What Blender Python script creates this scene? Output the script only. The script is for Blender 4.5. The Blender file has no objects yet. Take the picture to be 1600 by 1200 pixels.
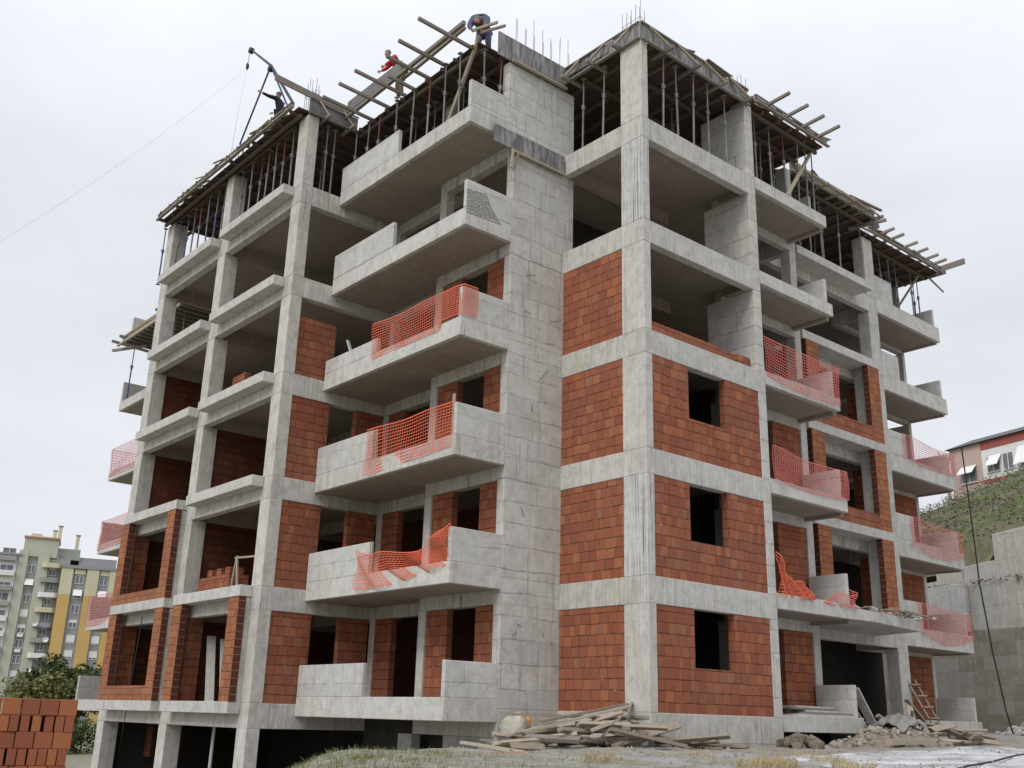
import bpy, math, random
from mathutils import Vector, Matrix
R = math.radians
sc = bpy.context.scene
# ------------------------------------------------------------------ camera
CAM = Vector((-17.646, -15.915, -0.224))
yaw, pitch, roll = 0.87027, 0.31630, 0.028155
fw = Vector((math.cos(pitch)*math.cos(yaw), math.cos(pitch)*math.sin(yaw), math.sin(pitch)))
rt = Vector((math.sin(yaw), -math.cos(yaw), 0)); up = rt.cross(fw)
r2 = rt*math.cos(roll)+up*math.sin(roll); u2 = -rt*math.sin(roll)+up*math.cos(roll)
cd = bpy.data.cameras.new('camera'); cam = bpy.data.objects.new('camera', cd); sc.collection.objects.link(cam)
cam.matrix_world = Matrix(((r2.x, u2.x, -fw.x, CAM.x), (r2.y, u2.y, -fw.y, CAM.y), (r2.z, u2.z, -fw.z, CAM.z), (0, 0, 0, 1)))
cd.sensor_width = 36; cd.lens = 36.007; cd.clip_end = 5000; cd.clip_start = 0.1
sc.camera = cam
sc.render.resolution_x = 1024; sc.render.resolution_y = 768
# ------------------------------------------------------------------ world: overcast
W = bpy.data.worlds.new('World'); sc.world = W; W.use_nodes = True
nt = W.node_tree; nt.nodes.clear()
def N(t, k, **kw):
    n = t.nodes.new(k)
    for a, b in kw.items(): setattr(n, a, b)
    return n
out = N(nt, 'ShaderNodeOutputWorld'); bg = N(nt, 'ShaderNodeBackground')
sky = N(nt, 'ShaderNodeTexSky', sky_type='NISHITA', sun_disc=False, sun_elevation=R(48), sun_rotation=R(-112))
sky.air_density = 1.0; sky.dust_density = 3.0
tc = N(nt, 'ShaderNodeTexCoord'); sep = N(nt, 'ShaderNodeSeparateXYZ'); nt.links.new(tc.outputs['Generated'], sep.inputs[0])
mp = N(nt, 'ShaderNodeMapping'); mp.inputs['Scale'].default_value = (1.0, 1.0, 2.2); nt.links.new(tc.outputs['Generated'], mp.inputs[0])
nz = N(nt, 'ShaderNodeTexNoise'); nz.inputs['Scale'].default_value = 2.0; nz.inputs['Detail'].default_value = 5; nz.inputs['Roughness'].default_value = .5; nt.links.new(mp.outputs[0], nz.inputs['Vector'])
rp = N(nt, 'ShaderNodeValToRGB'); nt.links.new(nz.outputs['Fac'], rp.inputs[0])
rp.color_ramp.elements[0].position = .34; rp.color_ramp.elements[0].color = (7.2, 7.55, 8.2, 1)
rp.color_ramp.elements[1].position = .64; rp.color_ramp.elements[1].color = (8.9, 9.15, 9.6, 1)
zr = N(nt, 'ShaderNodeMapRange'); nt.links.new(sep.outputs['Z'], zr.inputs[0])
zr.inputs[1].default_value = .45; zr.inputs[2].default_value = 1.0; zr.inputs[3].default_value = 1.0; zr.inputs[4].default_value = 1.85
mul = N(nt, 'ShaderNodeVectorMath', operation='SCALE'); nt.links.new(rp.outputs[0], mul.inputs[0]); nt.links.new(zr.outputs[0], mul.inputs['Scale'])
mx = N(nt, 'ShaderNodeMix', data_type='RGBA'); mx.inputs['Factor'].default_value = .96
nt.links.new(sky.outputs[0], mx.inputs['A']); nt.links.new(mul.outputs[0], mx.inputs['B'])
nt.links.new(mx.outputs['Result'], bg.inputs[0]); bg.inputs[1].default_value = 0.1
nt.links.new(bg.outputs[0], out.inputs[0])
sl = bpy.data.lights.new('sun', 'SUN'); sl.energy = 1.5; sl.angle = R(25); sl.color = (1, .97, .92)
so = bpy.data.objects.new('sun', sl); sc.collection.objects.link(so)
sd = Vector((-0.92, -0.22, 0.85)).normalized()
so.rotation_euler = sd.to_track_quat('Z', 'Y').to_euler()
sc.view_settings.view_transform = 'Standard'; sc.view_settings.look = 'None'; sc.view_settings.exposure = 0.0; sc.view_settings.gamma = 1
# ------------------------------------------------------------------ helpers
COL = sc.collection
def tag(o, label=None, cat=None, group=None, kind=None):
    if label: o['label'] = label
    if cat: o['category'] = cat
    if group: o['group'] = group
    if kind: o['kind'] = kind
    return o
def empty(name, loc=(0, 0, 0), rz=0, label=None, cat=None, group=None):
    o = bpy.data.objects.new(name, None); COL.objects.link(o); o.location = loc; o.rotation_euler = (0, 0, rz); o.empty_display_size = .2
    return tag(o, label, cat, group)
class MB:
    def __init__(s): s.v = []; s.f = []
    def box(s, a, b):
        x0, y0, z0 = [min(p, q) for p, q in zip(a, b)]; x1, y1, z1 = [max(p, q) for p, q in zip(a, b)]
        n = len(s.v); s.v += [(x0,y0,z0),(x1,y0,z0),(x1,y1,z0),(x0,y1,z0),(x0,y0,z1),(x1,y0,z1),(x1,y1,z1),(x0,y1,z1)]
        s.f += [tuple(n+i for i in q) for q in ((0,3,2,1),(4,5,6,7),(0,1,5,4),(1,2,6,5),(2,3,7,6),(3,0,4,7))]; return s
    def bar(s, p, q, w, h=None, upv=(0, 0, 1), tw=0):
        h = h or w; p = Vector(p); q = Vector(q); d = (q-p)
        if d.length < 1e-6: return s
        d.normalize(); U = Vector(upv)
        if abs(d.dot(U)) > .98: U = Vector((1, 0, 0))
        a = d.cross(U).normalized(); b = a.cross(d).normalized()
        if tw: a, b = a*math.cos(tw)+b*math.sin(tw), -a*math.sin(tw)+b*math.cos(tw)
        n = len(s.v)
        for c in (p, q):
            for i, j in ((-1,-1),(1,-1),(1,1),(-1,1)): s.v.append(tuple(c+a*(i*w/2)+b*(j*h/2)))
        s.f += [tuple(n+i for i in f) for f in ((0,3,2,1),(4,5,6,7),(0,1,5,4),(1,2,6,5),(2,3,7,6),(3,0,4,7))]; return s
    def tube(s, pts, r, k=6, caps=True):
        pts = [Vector(p) for p in pts]; n0 = len(s.v); rs = r if isinstance(r, (list, tuple)) else [r]*len(pts)
        for i, p in enumerate(pts):
            d = (pts[min(i+1, len(pts)-1)]-pts[max(i-1, 0)]).normalized(); U = Vector((0, 0, 1)) if abs(d.z) < .95 else Vector((1, 0, 0))
            a = d.cross(U).normalized(); b = a.cross(d).normalized()
            for j in range(k):
                t = 2*math.pi*j/k; s.v.append(tuple(p+a*(rs[i]*math.cos(t))+b*(rs[i]*math.sin(t))))
        for i in range(len(pts)-1):
            for j in range(k): s.f.append((n0+i*k+j, n0+i*k+(j+1) % k, n0+(i+1)*k+(j+1) % k, n0+(i+1)*k+j))
        if caps:
            s.f.append(tuple(n0+j for j in range(k))[::-1]); s.f.append(tuple(n0+(len(pts)-1)*k+j for j in range(k)))
        return s
    def prism(s, poly, z0, z1):
        n = len(s.v); m = len(poly); s.v += [(x, y, z0) for x, y in poly]+[(x, y, z1) for x, y in poly]
        s.f.append(tuple(n+i for i in range(m))[::-1]); s.f.append(tuple(n+m+i for i in range(m)))
        for i in range(m): s.f.append((n+i, n+(i+1) % m, n+m+(i+1) % m, n+m+i))
        return s
    def quad(s, *p):
        n = len(s.v); s.v += [tuple(q) for q in p]; s.f.append(tuple(range(n, n+len(p)))); return s
    def blob(s, c, r, seed=0, sub=2, amp=.25):
        import bmesh
        bm = bmesh.new(); bmesh.ops.create_icosphere(bm, subdivisions=sub, radius=1); rg = random.Random(seed)
        ph = [(rg.uniform(1, 3), rg.uniform(0, 6), Vector((rg.gauss(0,1), rg.gauss(0,1), rg.gauss(0,1))).normalized()) for _ in range(7)]
        n = len(s.v)
        for v in bm.verts:
            k = 1+amp*sum(math.sin(f*2*v.co.dot(d)+p) for f, p, d in ph)/3+rg.uniform(-.3, .3)*amp*.5
            s.v.append((c[0]+v.co.x*r[0]*k, c[1]+v.co.y*r[1]*k, c[2]+v.co.z*r[2]*k))
        for f in bm.faces: s.f.append(tuple(n+v.index for v in f.verts))
        bm.free(); return s
    def obj(s, name, mat, parent=None, bevel=0, smooth=False):
        me = bpy.data.meshes.new(name); me.from_pydata(s.v, [], s.f); me.materials.append(mat)
        if smooth: me.polygons.foreach_set('use_smooth', [True]*len(me.polygons))
        o = bpy.data.objects.new(name, me); COL.objects.link(o)
        if parent: o.parent = parent
        if bevel:
            b = o.modifiers.new('Bevel', 'BEVEL'); b.width = bevel; b.segments = 1; b.limit_method = 'ANGLE'
        return o
def box(name, a, b, mat, parent=None, bevel=0): return MB().box(a, b).obj(name, mat, parent, bevel)
def copy_tree(o, parent=None):
    c = o.copy(); COL.objects.link(c)
    if parent: c.parent = parent
    for ch in o.children: copy_tree(ch, c)
    return c
# ------------------------------------------------------------------ materials
class G:
    """tiny node-graph builder"""
    def __init__(s, name, rough=.9):
        s.m = bpy.data.materials.new(name); s.m.use_nodes = True; s.t = s.m.node_tree; s.b = s.t.nodes['Principled BSDF']
        s.b.inputs['Roughness'].default_value = rough; s.b.inputs['Specular IOR Level'].default_value = .25
        g = s.t.nodes.new('ShaderNodeNewGeometry'); s.P = g.outputs['Position']
        oi = s.t.nodes.new('ShaderNodeObjectInfo'); s.rnd = oi.outputs['Random']
        s.X, s.Y, s.Z = s.split(s.P)
    def L(s, a, b):
        if isinstance(a, (int, float)): b.default_value = a
        elif isinstance(a, tuple): b.default_value = a if len(a) != 3 or b.type != 'RGBA' else (*a, 1)
        else: s.t.links.new(a, b)
    def split(s, v):
        n = s.t.nodes.new('ShaderNodeSeparateXYZ'); s.L(v, n.inputs[0]); return n.outputs
    def vec(s, x, y, z):
        n = s.t.nodes.new('ShaderNodeCombineXYZ'); s.L(x, n.inputs[0]); s.L(y, n.inputs[1]); s.L(z, n.inputs[2]); return n.outputs[0]
    def M(s, op, a, b=0, c=0):
        n = s.t.nodes.new('ShaderNodeMath'); n.operation = op; s.L(a, n.inputs[0]); s.L(b, n.inputs[1]); s.L(c, n.inputs[2]); return n.outputs[0]
    def noise(s, v, scale, detail=4, rough=.55, dist=0):
        n = s.t.nodes.new('ShaderNodeTexNoise'); s.L(v, n.inputs['Vector']); n.inputs['Scale'].default_value = scale; n.inputs['Detail'].default_value = detail; n.inputs['Roughness'].default_value = rough; n.inputs['Distortion'].default_value = dist; return n.outputs['Fac']
    def white(s, v):
        n = s.t.nodes.new('ShaderNodeTexWhiteNoise'); n.noise_dimensions = '3D'; s.L(v, n.inputs['Vector']); return n.outputs['Value']
    def vor(s, v, scale, feat='F1'):
        n = s.t.nodes.new('ShaderNodeTexVoronoi'); n.feature = feat; s.L(v, n.inputs['Vector']); n.inputs['Scale'].default_value = scale; return n
    def step(s, x, a, b, lo=0., hi=1.):
        n = s.t.nodes.new('ShaderNodeMapRange'); s.L(x, n.inputs[0]); n.inputs[1].default_value = a; n.inputs[2].default_value = b; n.inputs[3].default_value = lo; n.inputs[4].default_value = hi; return n.outputs[0]
    def mix(s, f, a, b, mode='MIX'):
        n = s.t.nodes.new('ShaderNodeMix'); n.data_type = 'RGBA'; n.blend_type = mode; s.L(f, n.inputs['Factor']); s.L(a, n.inputs['A']); s.L(b, n.inputs['B']); return n.outputs['Result']
    def ramp(s, x, stops, const=False):
        n = s.t.nodes.new('ShaderNodeValToRGB'); s.L(x, n.inputs[0]); e = n.color_ramp.elements
        if const: n.color_ramp.interpolation = 'CONSTANT'
        while len(e) < len(stops): e.new(.5)
        for k, (p, c) in enumerate(stops): e[k].position = p; e[k].color = (*c, 1)
        return n.outputs[0]
    def bump(s, h, strength=.3, dist=.02):
        n = s.t.nodes.new('ShaderNodeBump'); n.inputs['Strength'].default_value = strength; n.inputs['Distance'].default_value = dist; s.L(h, n.inputs['Height']); s.t.links.new(n.outputs[0], s.b.inputs['Normal'])
    def done(s, col): s.L(col, s.b.inputs['Base Color']); return s.m
def plain(name, c, rough=.7, var=.15, metal=0, sc_=3):
    g = G(name, rough); n = g.noise(g.P, sc_, 5); g.b.inputs['Metallic'].default_value = metal
    k = g.step(n, .3, .7, 1-var, 1+var); k2 = g.step(g.rnd, 0, 1, 1-var*.6, 1+var*.6)
    v = g.t.nodes.new('ShaderNodeVectorMath'); v.operation = 'SCALE'; v.inputs[0].default_value = c; g.L(g.M('MULTIPLY', k, k2), v.inputs['Scale'])
    g.bump(g.noise(g.P, 25, 4), .2, .01); return g.done(v.outputs[0])
def concrete(name, c0=(.455, .435, .397), c1=(.62, .60, .56), panels=None, stain=1.25, pits=True, lines=.62, stripes=0, mottle=1.):
    g = G(name, .92)
    big = g.noise(g.P, .9, 5, .6); fine = g.noise(g.P, 9, 6, .65)
    tone = g.M('ADD', g.M('MULTIPLY', g.step(big, .3, .7), .6), g.M('MULTIPLY', g.rnd, .4))
    col = g.mix(tone, c0, c1)
    col = g.mix(g.M('MULTIPLY', g.step(fine, .45, .75), .35), col, (.27, .26, .24))
    mott = g.noise(g.P, 3.2, 6, .7); col = g.mix(g.M('MULTIPLY', g.step(mott, .5, .68), .4*mottle), col, (.66, .65, .62)); col = g.mix(g.M('MULTIPLY', g.step(mott, .5, .36), .38*mottle), col, (.28, .27, .25))
    h = g.M('MULTIPLY', fine, .4)
    hx = g.M('ADD', g.X, g.Y)
    # vertical runs: dark dirt and pale lime
    sv = g.vec(g.M('MULTIPLY', g.X, 7), g.M('MULTIPLY', g.Y, 7), g.M('MULTIPLY', g.Z, .45))
    st = g.noise(sv, 1.0, 5, .6)
    area = g.step(g.noise(g.P, .35, 3), .42, .62)
    col = g.mix(g.M('MULTIPLY', g.M('MULTIPLY', g.step(st, .54, .72), area), .55*stain), col, (.2, .19, .175))
    st2 = g.noise(g.vec(g.M('MULTIPLY', g.X, 5), g.M('MULTIPLY', g.Y, 5), g.M('MULTIPLY', g.Z, .3)), 1.3, 4, .6)
    col = g.mix(g.M('MULTIPLY', g.step(st2, .58, .7), .45*stain), col, (.66, .65, .61))
    blot = g.noise(g.P, 1.9, 6, .7, 1.0)
    col = g.mix(g.M('MULTIPLY', g.step(blot, .6, .75), .45*stain), col, (.35, .31, .25))
    if pits:
        vo = g.vor(g.P, 3.1); pit = g.step(vo.outputs['Distance'], .035, .05, 1, 0)
        col = g.mix(g.M('MULTIPLY', pit, .7), col, (.12, .11, .1))
    if stripes:
        t1 = g.noise(g.vec(g.M('MULTIPLY', g.X, 26), g.M('MULTIPLY', g.Y, 26), g.M('MULTIPLY', g.Z, .35)), 1.0, 4, .75)
        col = g.mix(g.M('MULTIPLY', g.step(t1, .52, .60), stripes), col, (.15, .145, .14)); col = g.mix(g.M('MULTIPLY', g.step(t1, .46, .40), stripes*.6), col, (.62, .61, .6))
    ye = g.noise(g.vec(g.M('MULTIPLY', g.X, 3.5), g.M('MULTIPLY', g.Y, 3.5), g.M('MULTIPLY', g.Z, .5)), 1.0, 4, .6)
    col = g.mix(g.M('MULTIPLY', g.step(ye, .60, .70), .4*stain), col, (.44, .37, .23))
    if panels:
        w, hh = panels
        wob = g.M('MULTIPLY', g.noise(g.P, .8, 4, .6), .20)
        vz = g.M('DIVIDE', g.M('ADD', g.Z, wob), hh); row = g.M('FLOOR', vz); fz = g.M('FRACT', vz)
        rr = g.white(g.vec(row, 3.3, 1.7)); ux = g.M('ADD', g.M('DIVIDE', g.M('ADD', hx, g.M('MULTIPLY', wob, .4)), w), g.M('MULTIPLY', rr, 5)); fx = g.M('FRACT', ux); cx = g.M('FLOOR', ux)
        cell = g.white(g.vec(row, cx, 5))
        col = g.mix(g.M('MULTIPLY', cell, .22), col, (.60, .595, .58)); col = g.mix(g.M('MULTIPLY', g.step(cell, .55, 1), .25), col, (.3, .295, .285))
        le = g.M('MULTIPLY', g.M('ABSOLUTE', g.M('SUBTRACT', fz, .5)), 2); lx = g.M('MULTIPLY', g.M('ABSOLUTE', g.M('SUBTRACT', fx, .5)), 2)
        ln = g.M('MAXIMUM', g.step(le, 1-.05/hh, 1-.012/hh), g.M('MULTIPLY', g.step(lx, 1-.05/w, 1-.02/w), .75))
        br = g.step(g.noise(g.P, 2.5, 3), .35, .6)
        ln = g.M('MULTIPLY', ln, g.M('ADD', .12, g.M('MULTIPLY', br, .88)))
        col = g.mix(g.M('MULTIPLY', ln, lines), col, (.16, .155, .145)); h = g.M('SUBTRACT', h, g.M('MULTIPLY', ln, .6))
    g.bump(h, .35, .02)
    return g.done(col)
def brickmat(name, cols=None, rowh=.25, holes=False, dark=1.0, wash=1.0):
    g = G(name, .9); hx = g.M('ADD', g.X, g.Y)
    wob = g.M('MULTIPLY', g.noise(g.P, 1.8, 3), .05)
    if holes:
        vz = g.M('DIVIDE', g.Z, rowh); fz = g.M('FRACT', vz); row = g.M('FLOOR', vz)
        ln = g.step(g.M('MULTIPLY', g.M('ABSOLUTE', g.M('SUBTRACT', fz, .5)), 2), .86, .93)
        gx = g.M('FRACT', g.M('DIVIDE', hx, .055)); gz = g.M('FRACT', g.M('DIVIDE', g.Z, .055))
        hole = g.M('MULTIPLY', g.step(g.M('ABSOLUTE', g.M('SUBTRACT', gx, .5)), .28, .38, 1, 0), g.step(g.M('ABSOLUTE', g.M('SUBTRACT', gz, .5)), .28, .38, 1, 0))
        c = g.white(g.vec(row, 2, 1)); col = g.ramp(c, [(0, (.15, .045, .03)), (1, (.22, .07, .038))])
        col = g.mix(g.M('MULTIPLY', hole, .9), col, (.03, .012, .01)); col = g.mix(g.M('MULTIPLY', ln, .55), col, (.30, .24, .2))
        g.bump(g.M('SUBTRACT', 1, hole), .8, .03); return g.done(col)
    vz = g.M('DIVIDE', g.M('ADD', g.Z, wob), rowh); row = g.M('FLOOR', vz); fz = g.M('FRACT', vz)
    rr = g.white(g.vec(row, 7.1, g.M('MULTIPLY', g.rnd, 9))); r3 = g.white(g.vec(row, 1.1, 4.2))
    w = g.M('ADD', .185, g.M('MULTIPLY', g.step(r3, .4, .41), .105))
    us = g.M('ADD', g.M('DIVIDE', hx, w), g.M('MULTIPLY', rr, 6)); us = g.M('ADD', us, g.M('MULTIPLY', g.noise(g.vec(hx, row, 1), 2.2, 1), .5))
    cx = g.M('FLOOR', us); fx = g.M('FRACT', us); cell = g.white(g.vec(row, cx, 3)); cell2 = g.white(g.vec(cx, row, 8))
    cols = cols or [(0, (.26, .078, .042)), (.4, (.305, .093, .047)), (.75, (.345, .111, .053)), (.93, (.41, .145, .062)), (1, (.29, .125, .08))]
    col = g.ramp(cell, cols)
    col = g.mix(g.M('MULTIPLY', g.noise(g.P, 14, 5, .7), .35), col, (.19, .075, .045))
    # extruded ribs
    ribs = g.M('MULTIPLY', g.M('SINE', g.M('MULTIPLY', g.Z, 300)), .05)
    st = g.noise(g.vec(g.M('MULTIPLY', g.X, 6), g.M('MULTIPLY', g.Y, 6), g.M('MULTIPLY', g.Z, .5)), 1.2, 5, .65)
    col = g.mix(g.M('MULTIPLY', g.step(st, .53, .68), .36*wash), col, (.20, .085, .06))
    st3 = g.noise(g.vec(g.M('MULTIPLY', g.X, 4), g.M('MULTIPLY', g.Y, 4), g.M('MULTIPLY', g.Z, .22)), 2, 4, .65)
    col = g.mix(g.M('MULTIPLY', g.step(st3, .62, .74), .4*wash), col, (.45, .30, .22))
    col = g.mix(g.M('ADD', .02, g.M('MULTIPLY', g.step(g.noise(g.P, .7, 4), .4, .7), .14)), col, (.22, .17, .145))
    lz = g.step(g.M('MULTIPLY', g.M('ABSOLUTE', g.M('SUBTRACT', fz, .5)), 2), .87, .94)
    lx = g.step(g.M('MULTIPLY', g.M('ABSOLUTE', g.M('SUBTRACT', fx, .5)), 2), .92, .975)
    brk = g.step(g.noise(g.P, 5, 3), .38, .6)
    ln = g.M('MAXIMUM', g.M('MULTIPLY', lz, g.M('ADD', .45, g.M('MULTIPLY', brk, .55))), g.M('MULTIPLY', lx, g.M('ADD', .15, g.M('MULTIPLY', brk, .8))))
    jc = g.mix(g.step(g.noise(g.P, 3, 2), .70, .74), (.045, .022, .017), (.36, .32, .28))
    col = g.mix(g.M('MULTIPLY', ln, .85), col, jc)
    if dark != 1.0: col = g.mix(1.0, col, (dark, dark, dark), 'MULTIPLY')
    g.bump(g.M('ADD', g.M('SUBTRACT', g.M('MULTIPLY', cell2, .35), g.M('MULTIPLY', ln, 1.)), ribs), .6, .02)
    return g.done(col)
def woodmat(name, a=(.17, .145, .12), b=(.32, .285, .245)):
    g = G(name, .85); n = g.noise(g.P, 4, 6, .7, .5); n2 = g.noise(g.P, 18, 4)
    t = g.M('ADD', g.M('MULTIPLY', n, .6), g.M('MULTIPLY', g.rnd, .5))
    col = g.mix(g.step(t, .2, .9), a, b); col = g.mix(g.M('MULTIPLY', g.step(n2, .55, .75), .5), col, (.14, .11, .085))
    g.bump(n2, .3, .01); return g.done(col)
CONC = concrete('concrete'); CONCD = concrete('concrete_ledge', (.47, .455, .425), (.61, .595, .565), stain=1.0); CONCS = concrete('streaked_concrete', (.50, .49, .47), (.63, .62, .60), stripes=.85); CONCB = concrete('beam_concrete', stain=1.9, stripes=.42)
CONCP = concrete('board_marked_concrete', panels=(1.15, .55)); CONCPAR = concrete('parapet_concrete', (.48, .47, .445), (.62, .61, .59), panels=(2.9, .62), stain=.8, lines=.4)
CONCBASE = concrete('plinth_concrete', (.30, .29, .27), (.43, .42, .395), panels=(1.5, 1.2), stain=1.6, lines=.3)
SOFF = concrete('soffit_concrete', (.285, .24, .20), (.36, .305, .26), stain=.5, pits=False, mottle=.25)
INN = plain('shade_toned_inner_wall', (.045, .040, .036), .95, .2); INNB = plain('shade_toned_inner_brick', (.10, .038, .026), .95, .3)  # near-black albedo puts the indoor shade into the colour
CONCW = concrete('retaining_concrete', (.40, .38, .335), (.53, .51, .46), panels=(2.3, 1.15), stain=1.5)
CONCWL = concrete('retaining_concrete_dirty', (.19, .163, .118), (.29, .255, .20), panels=(1.9, .68), stain=.6, mottle=.5, lines=.7)
BRICK = brickmat('brick_wall'); BRICKIN = brickmat('shade_toned_brick', dark=.38, wash=.3); HOLES = brickmat('hollow_brick_ends', holes=True, rowh=.2)  # inner brick is the wall brick multiplied darker to paint indoor shade
PIER = brickmat('pier_brick', rowh=.2, cols=[(0, (.29, .10, .048)), (.5, (.37, .135, .058)), (.8, (.43, .17, .07)), (1, (.32, .115, .055))], wash=.3)
PLY = plain('formwork_ply', (.20, .185, .19), .8, .25, sc_=2.2)
_g = G('stained_form_panel', .75); _s = _g.noise(_g.vec(_g.M('MULTIPLY', _g.X, 6), _g.M('MULTIPLY', _g.Y, 6), _g.M('MULTIPLY', _g.Z, 1)), 1.2, 5, .7)
FPAN = _g.done(_g.mix(_g.step(_s, .42, .7), (.13, .125, .13), (.42, .405, .39)))
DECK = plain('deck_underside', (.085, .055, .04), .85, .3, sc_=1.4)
WOOD = woodmat('weathered_timber'); WOODL = woodmat('pale_timber', (.33, .28, .21), (.46, .40, .31)); WOODD = woodmat('scrap_timber', (.21, .17, .13), (.40, .335, .265)); WOODK = woodmat('dark_joist_timber', (.085, .065, .05), (.16, .125, .095))
STEEL = plain('prop_steel', (.20, .195, .20), .6, .3, .3); STEELR = plain('red_prop_steel', (.20, .075, .065), .6, .25, .2); STEELB = plain('blue_steel', (.07, .09, .22), .5, .2, .2)
REBAR = plain('rebar_steel', (.16, .13, .12), .7, .3, .4); DARKM = plain('dark_metal', (.05, .05, .055), .5, .2, .4); CABLE = plain('cable_rubber', (.03, .03, .033), .6, .1)
_g = G('orange_net_plastic', .5); NET = _g.done(_g.mix(_g.rnd, (.85, .14, .05), (.80, .19, .12)))
_g = G('pink_net_plastic', .5); NETP = _g.done(_g.mix(_g.rnd, (.72, .17, .14), (.66, .20, .18)))
# ------------------------------------------------------------------ terrain
def ss(a, b, x):
    t = max(0, min(1, (x-a)/(b-a))); return t*t*(3-2*t)
def pn(x, y):
    return (math.sin(x*1.7+y*.6)+math.sin(y*2.1-x*.9+1.3)+math.sin(x*3.7+y*3.1+.5)*.5+math.sin(x*.5-y*.35+2)*1.1)/3.6
def ground(x, y):
    zp = -.74+.0135*max(-4, min(30, x))+.10*ss(6, 30, x)
    zl = -1.8+(-1.35)*ss(1, 9, y)
    s = ((x+10)*3.7-(y+.5)*8)/8.81
    w = ss(-1.8, .7, s)
    rx, ry = x-CAM.x, y-CAM.y
    s2 = rx*.890-ry*.4555; w *= ss(-1.3, 1.6, s2)
    d = math.hypot(rx, ry); wc = ss(6.5, 10.5, d); w *= wc
    z = zl*(1-w)+zp*w
    near = ss(120, 40, d) if d > 40 else 1
    z += .07*pn(x*1.3, y*1.3)*near*(.3+.7*w if w > .1 else 1) + .02*pn(x*5, y*5)*near
    return z
def axis(lo, hi, c0, c1, fine):
    a = []; v = c0
    while v <= c1: a.append(v); v += fine
    st = fine; v = a[-1]
    while v < hi: st *= 1.22; v += st; a.append(v)
    st = fine; v = c0; b = []
    while v > lo: st *= 1.22; v -= st; b.append(v)
    return b[::-1]+a
xs = axis(-2500, 2500, -14, 24, .24); ys = axis(-2500, 2500, -12, 12, .24)
m = MB(); m.v = [(x, y, ground(x, y)) for y in ys for x in xs]; nx = len(xs)
m.f = [(j*nx+i, j*nx+i+1, (j+1)*nx+i+1, (j+1)*nx+i) for j in range(len(ys)-1) for i in range(nx-1)]
g = G('site_ground', .95); n1 = g.noise(g.P, .55, 6, .65, .6); n2 = g.noise(g.P, 6, 6, .7); n3 = g.noise(g.P, .13, 4, .6)
col = g.ramp(n2, [(.3, (.17, .145, .11)), (.5, (.30, .27, .22)), (.7, (.42, .39, .34))])
col = g.mix(g.step(n1, .48, .6), col, (.36, .35, .345))
leftw = g.step(g.M('ADD', g.X, g.M('MULTIPLY', n1, 4)), -5, -1, 1, 0)
gr = g.M('MULTIPLY', g.step(g.noise(g.P, 1.3, 5, .7), .40, .56), leftw)
col = g.mix(g.M('MULTIPLY', gr, .45), col, g.ramp(n2, [(.3, (.06, .085, .025)), (.7, (.15, .18, .06))]))
farw = g.step(g.Y, 30, 55)
col = g.mix(farw, col, g.ramp(n3, [(.35, (.10, .13, .05)), (.5, (.22, .20, .13)), (.65, (.12, .15, .06))]))
vs = g.vor(g.P, 16); col = g.mix(g.M('MULTIPLY', g.step(vs.outputs['Distance'], .1, .25, 1, 0), .5), col, (.5, .48, .44))
g.bump(g.M('ADD', n2, g.M('MULTIPLY', g.noise(g.P, 30, 4, .7), .6)), .9, .05)
tag(m.obj('ground', g.done(col), smooth=True), kind='structure')
# pale washed concrete pad in the foreground on the right
def pad(name, pts, mat, dz, thick):
    m = MB(); n = 34
    cx = sum(p[0] for p in pts)/len(pts); cy = sum(p[1] for p in pts)/len(pts)
    ring = []
    for i in range(len(pts)):
        a = pts[i]; b = pts[(i+1) % len(pts)]
        for k in range(8):
            t = k/8; ring.append((a[0]+(b[0]-a[0])*t+.18*pn(i*3+k, 4.), a[1]+(b[1]-a[1])*t+.18*pn(k*2, i*5.)))
    K = 14; R_ = len(ring)
    for j in range(K+1):
        f = j/K
        for p in ring:
            x = cx+(p[0]-cx)*f; y = cy+(p[1]-cy)*f; m.v.append((x, y, ground(x, y)+dz+thick*min(1, (1-f)*9)))
    for j in range(K):
        for i in range(R_): m.f.append((j*R_+i, j*R_+(i+1) % R_, (j+1)*R_+(i+1) % R_, (j+1)*R_+i))
    return tag(m.obj(name, mat, smooth=True), kind='structure')
g = G('washed_concrete', .8); n = g.noise(g.P, 1.1, 6, .65, .5); n2 = g.noise(g.P, 12, 5, .7)
col = g.ramp(n, [(.35, (.27, .26, .255)), (.5, (.45, .45, .46)), (.62, (.60, .60, .62))]); col = g.mix(g.M('MULTIPLY', g.step(n2, .5, .7), .25), col, (.3, .29, .28)); g.bump(n2, .4, .02)
PADM = g.done(col)
pad('concrete_pavement', [(-6.5, -9.6), (-1.0, -3.6), (5, -3.0), (11, -2.4), (20, -2.3), (24, -6), (10, -9), (0, -12), (-6, -13)], PADM, -.012, .03)
# ------------------------------------------------------------------ building under construction
T = {0: -3.1, 1: 0., 2: 3.0, 3: 6.02, 4: 9.056, 5: 12.078, 6: 15.1}; ROOF = 17.50; BD = .632
B = empty('unfinished_apartment_block', (0, 0, -.7), 0, 'unfinished six-storey concrete frame block with hollow red brick infill walls and open balconies', 'building')
Binv = Vector((0, 0, .7))
def bp(name, a, b, mat=CONC, bevel=.012):
    a = (a[0], a[1], a[2]+.7); b = (b[0], b[1], b[2]+.7)
    return box(name, a, b, mat, B, bevel)
def bot(k): return T[k]-BD
def top(k): return ROOF if k == 6 else T[k+1]-BD
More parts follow.
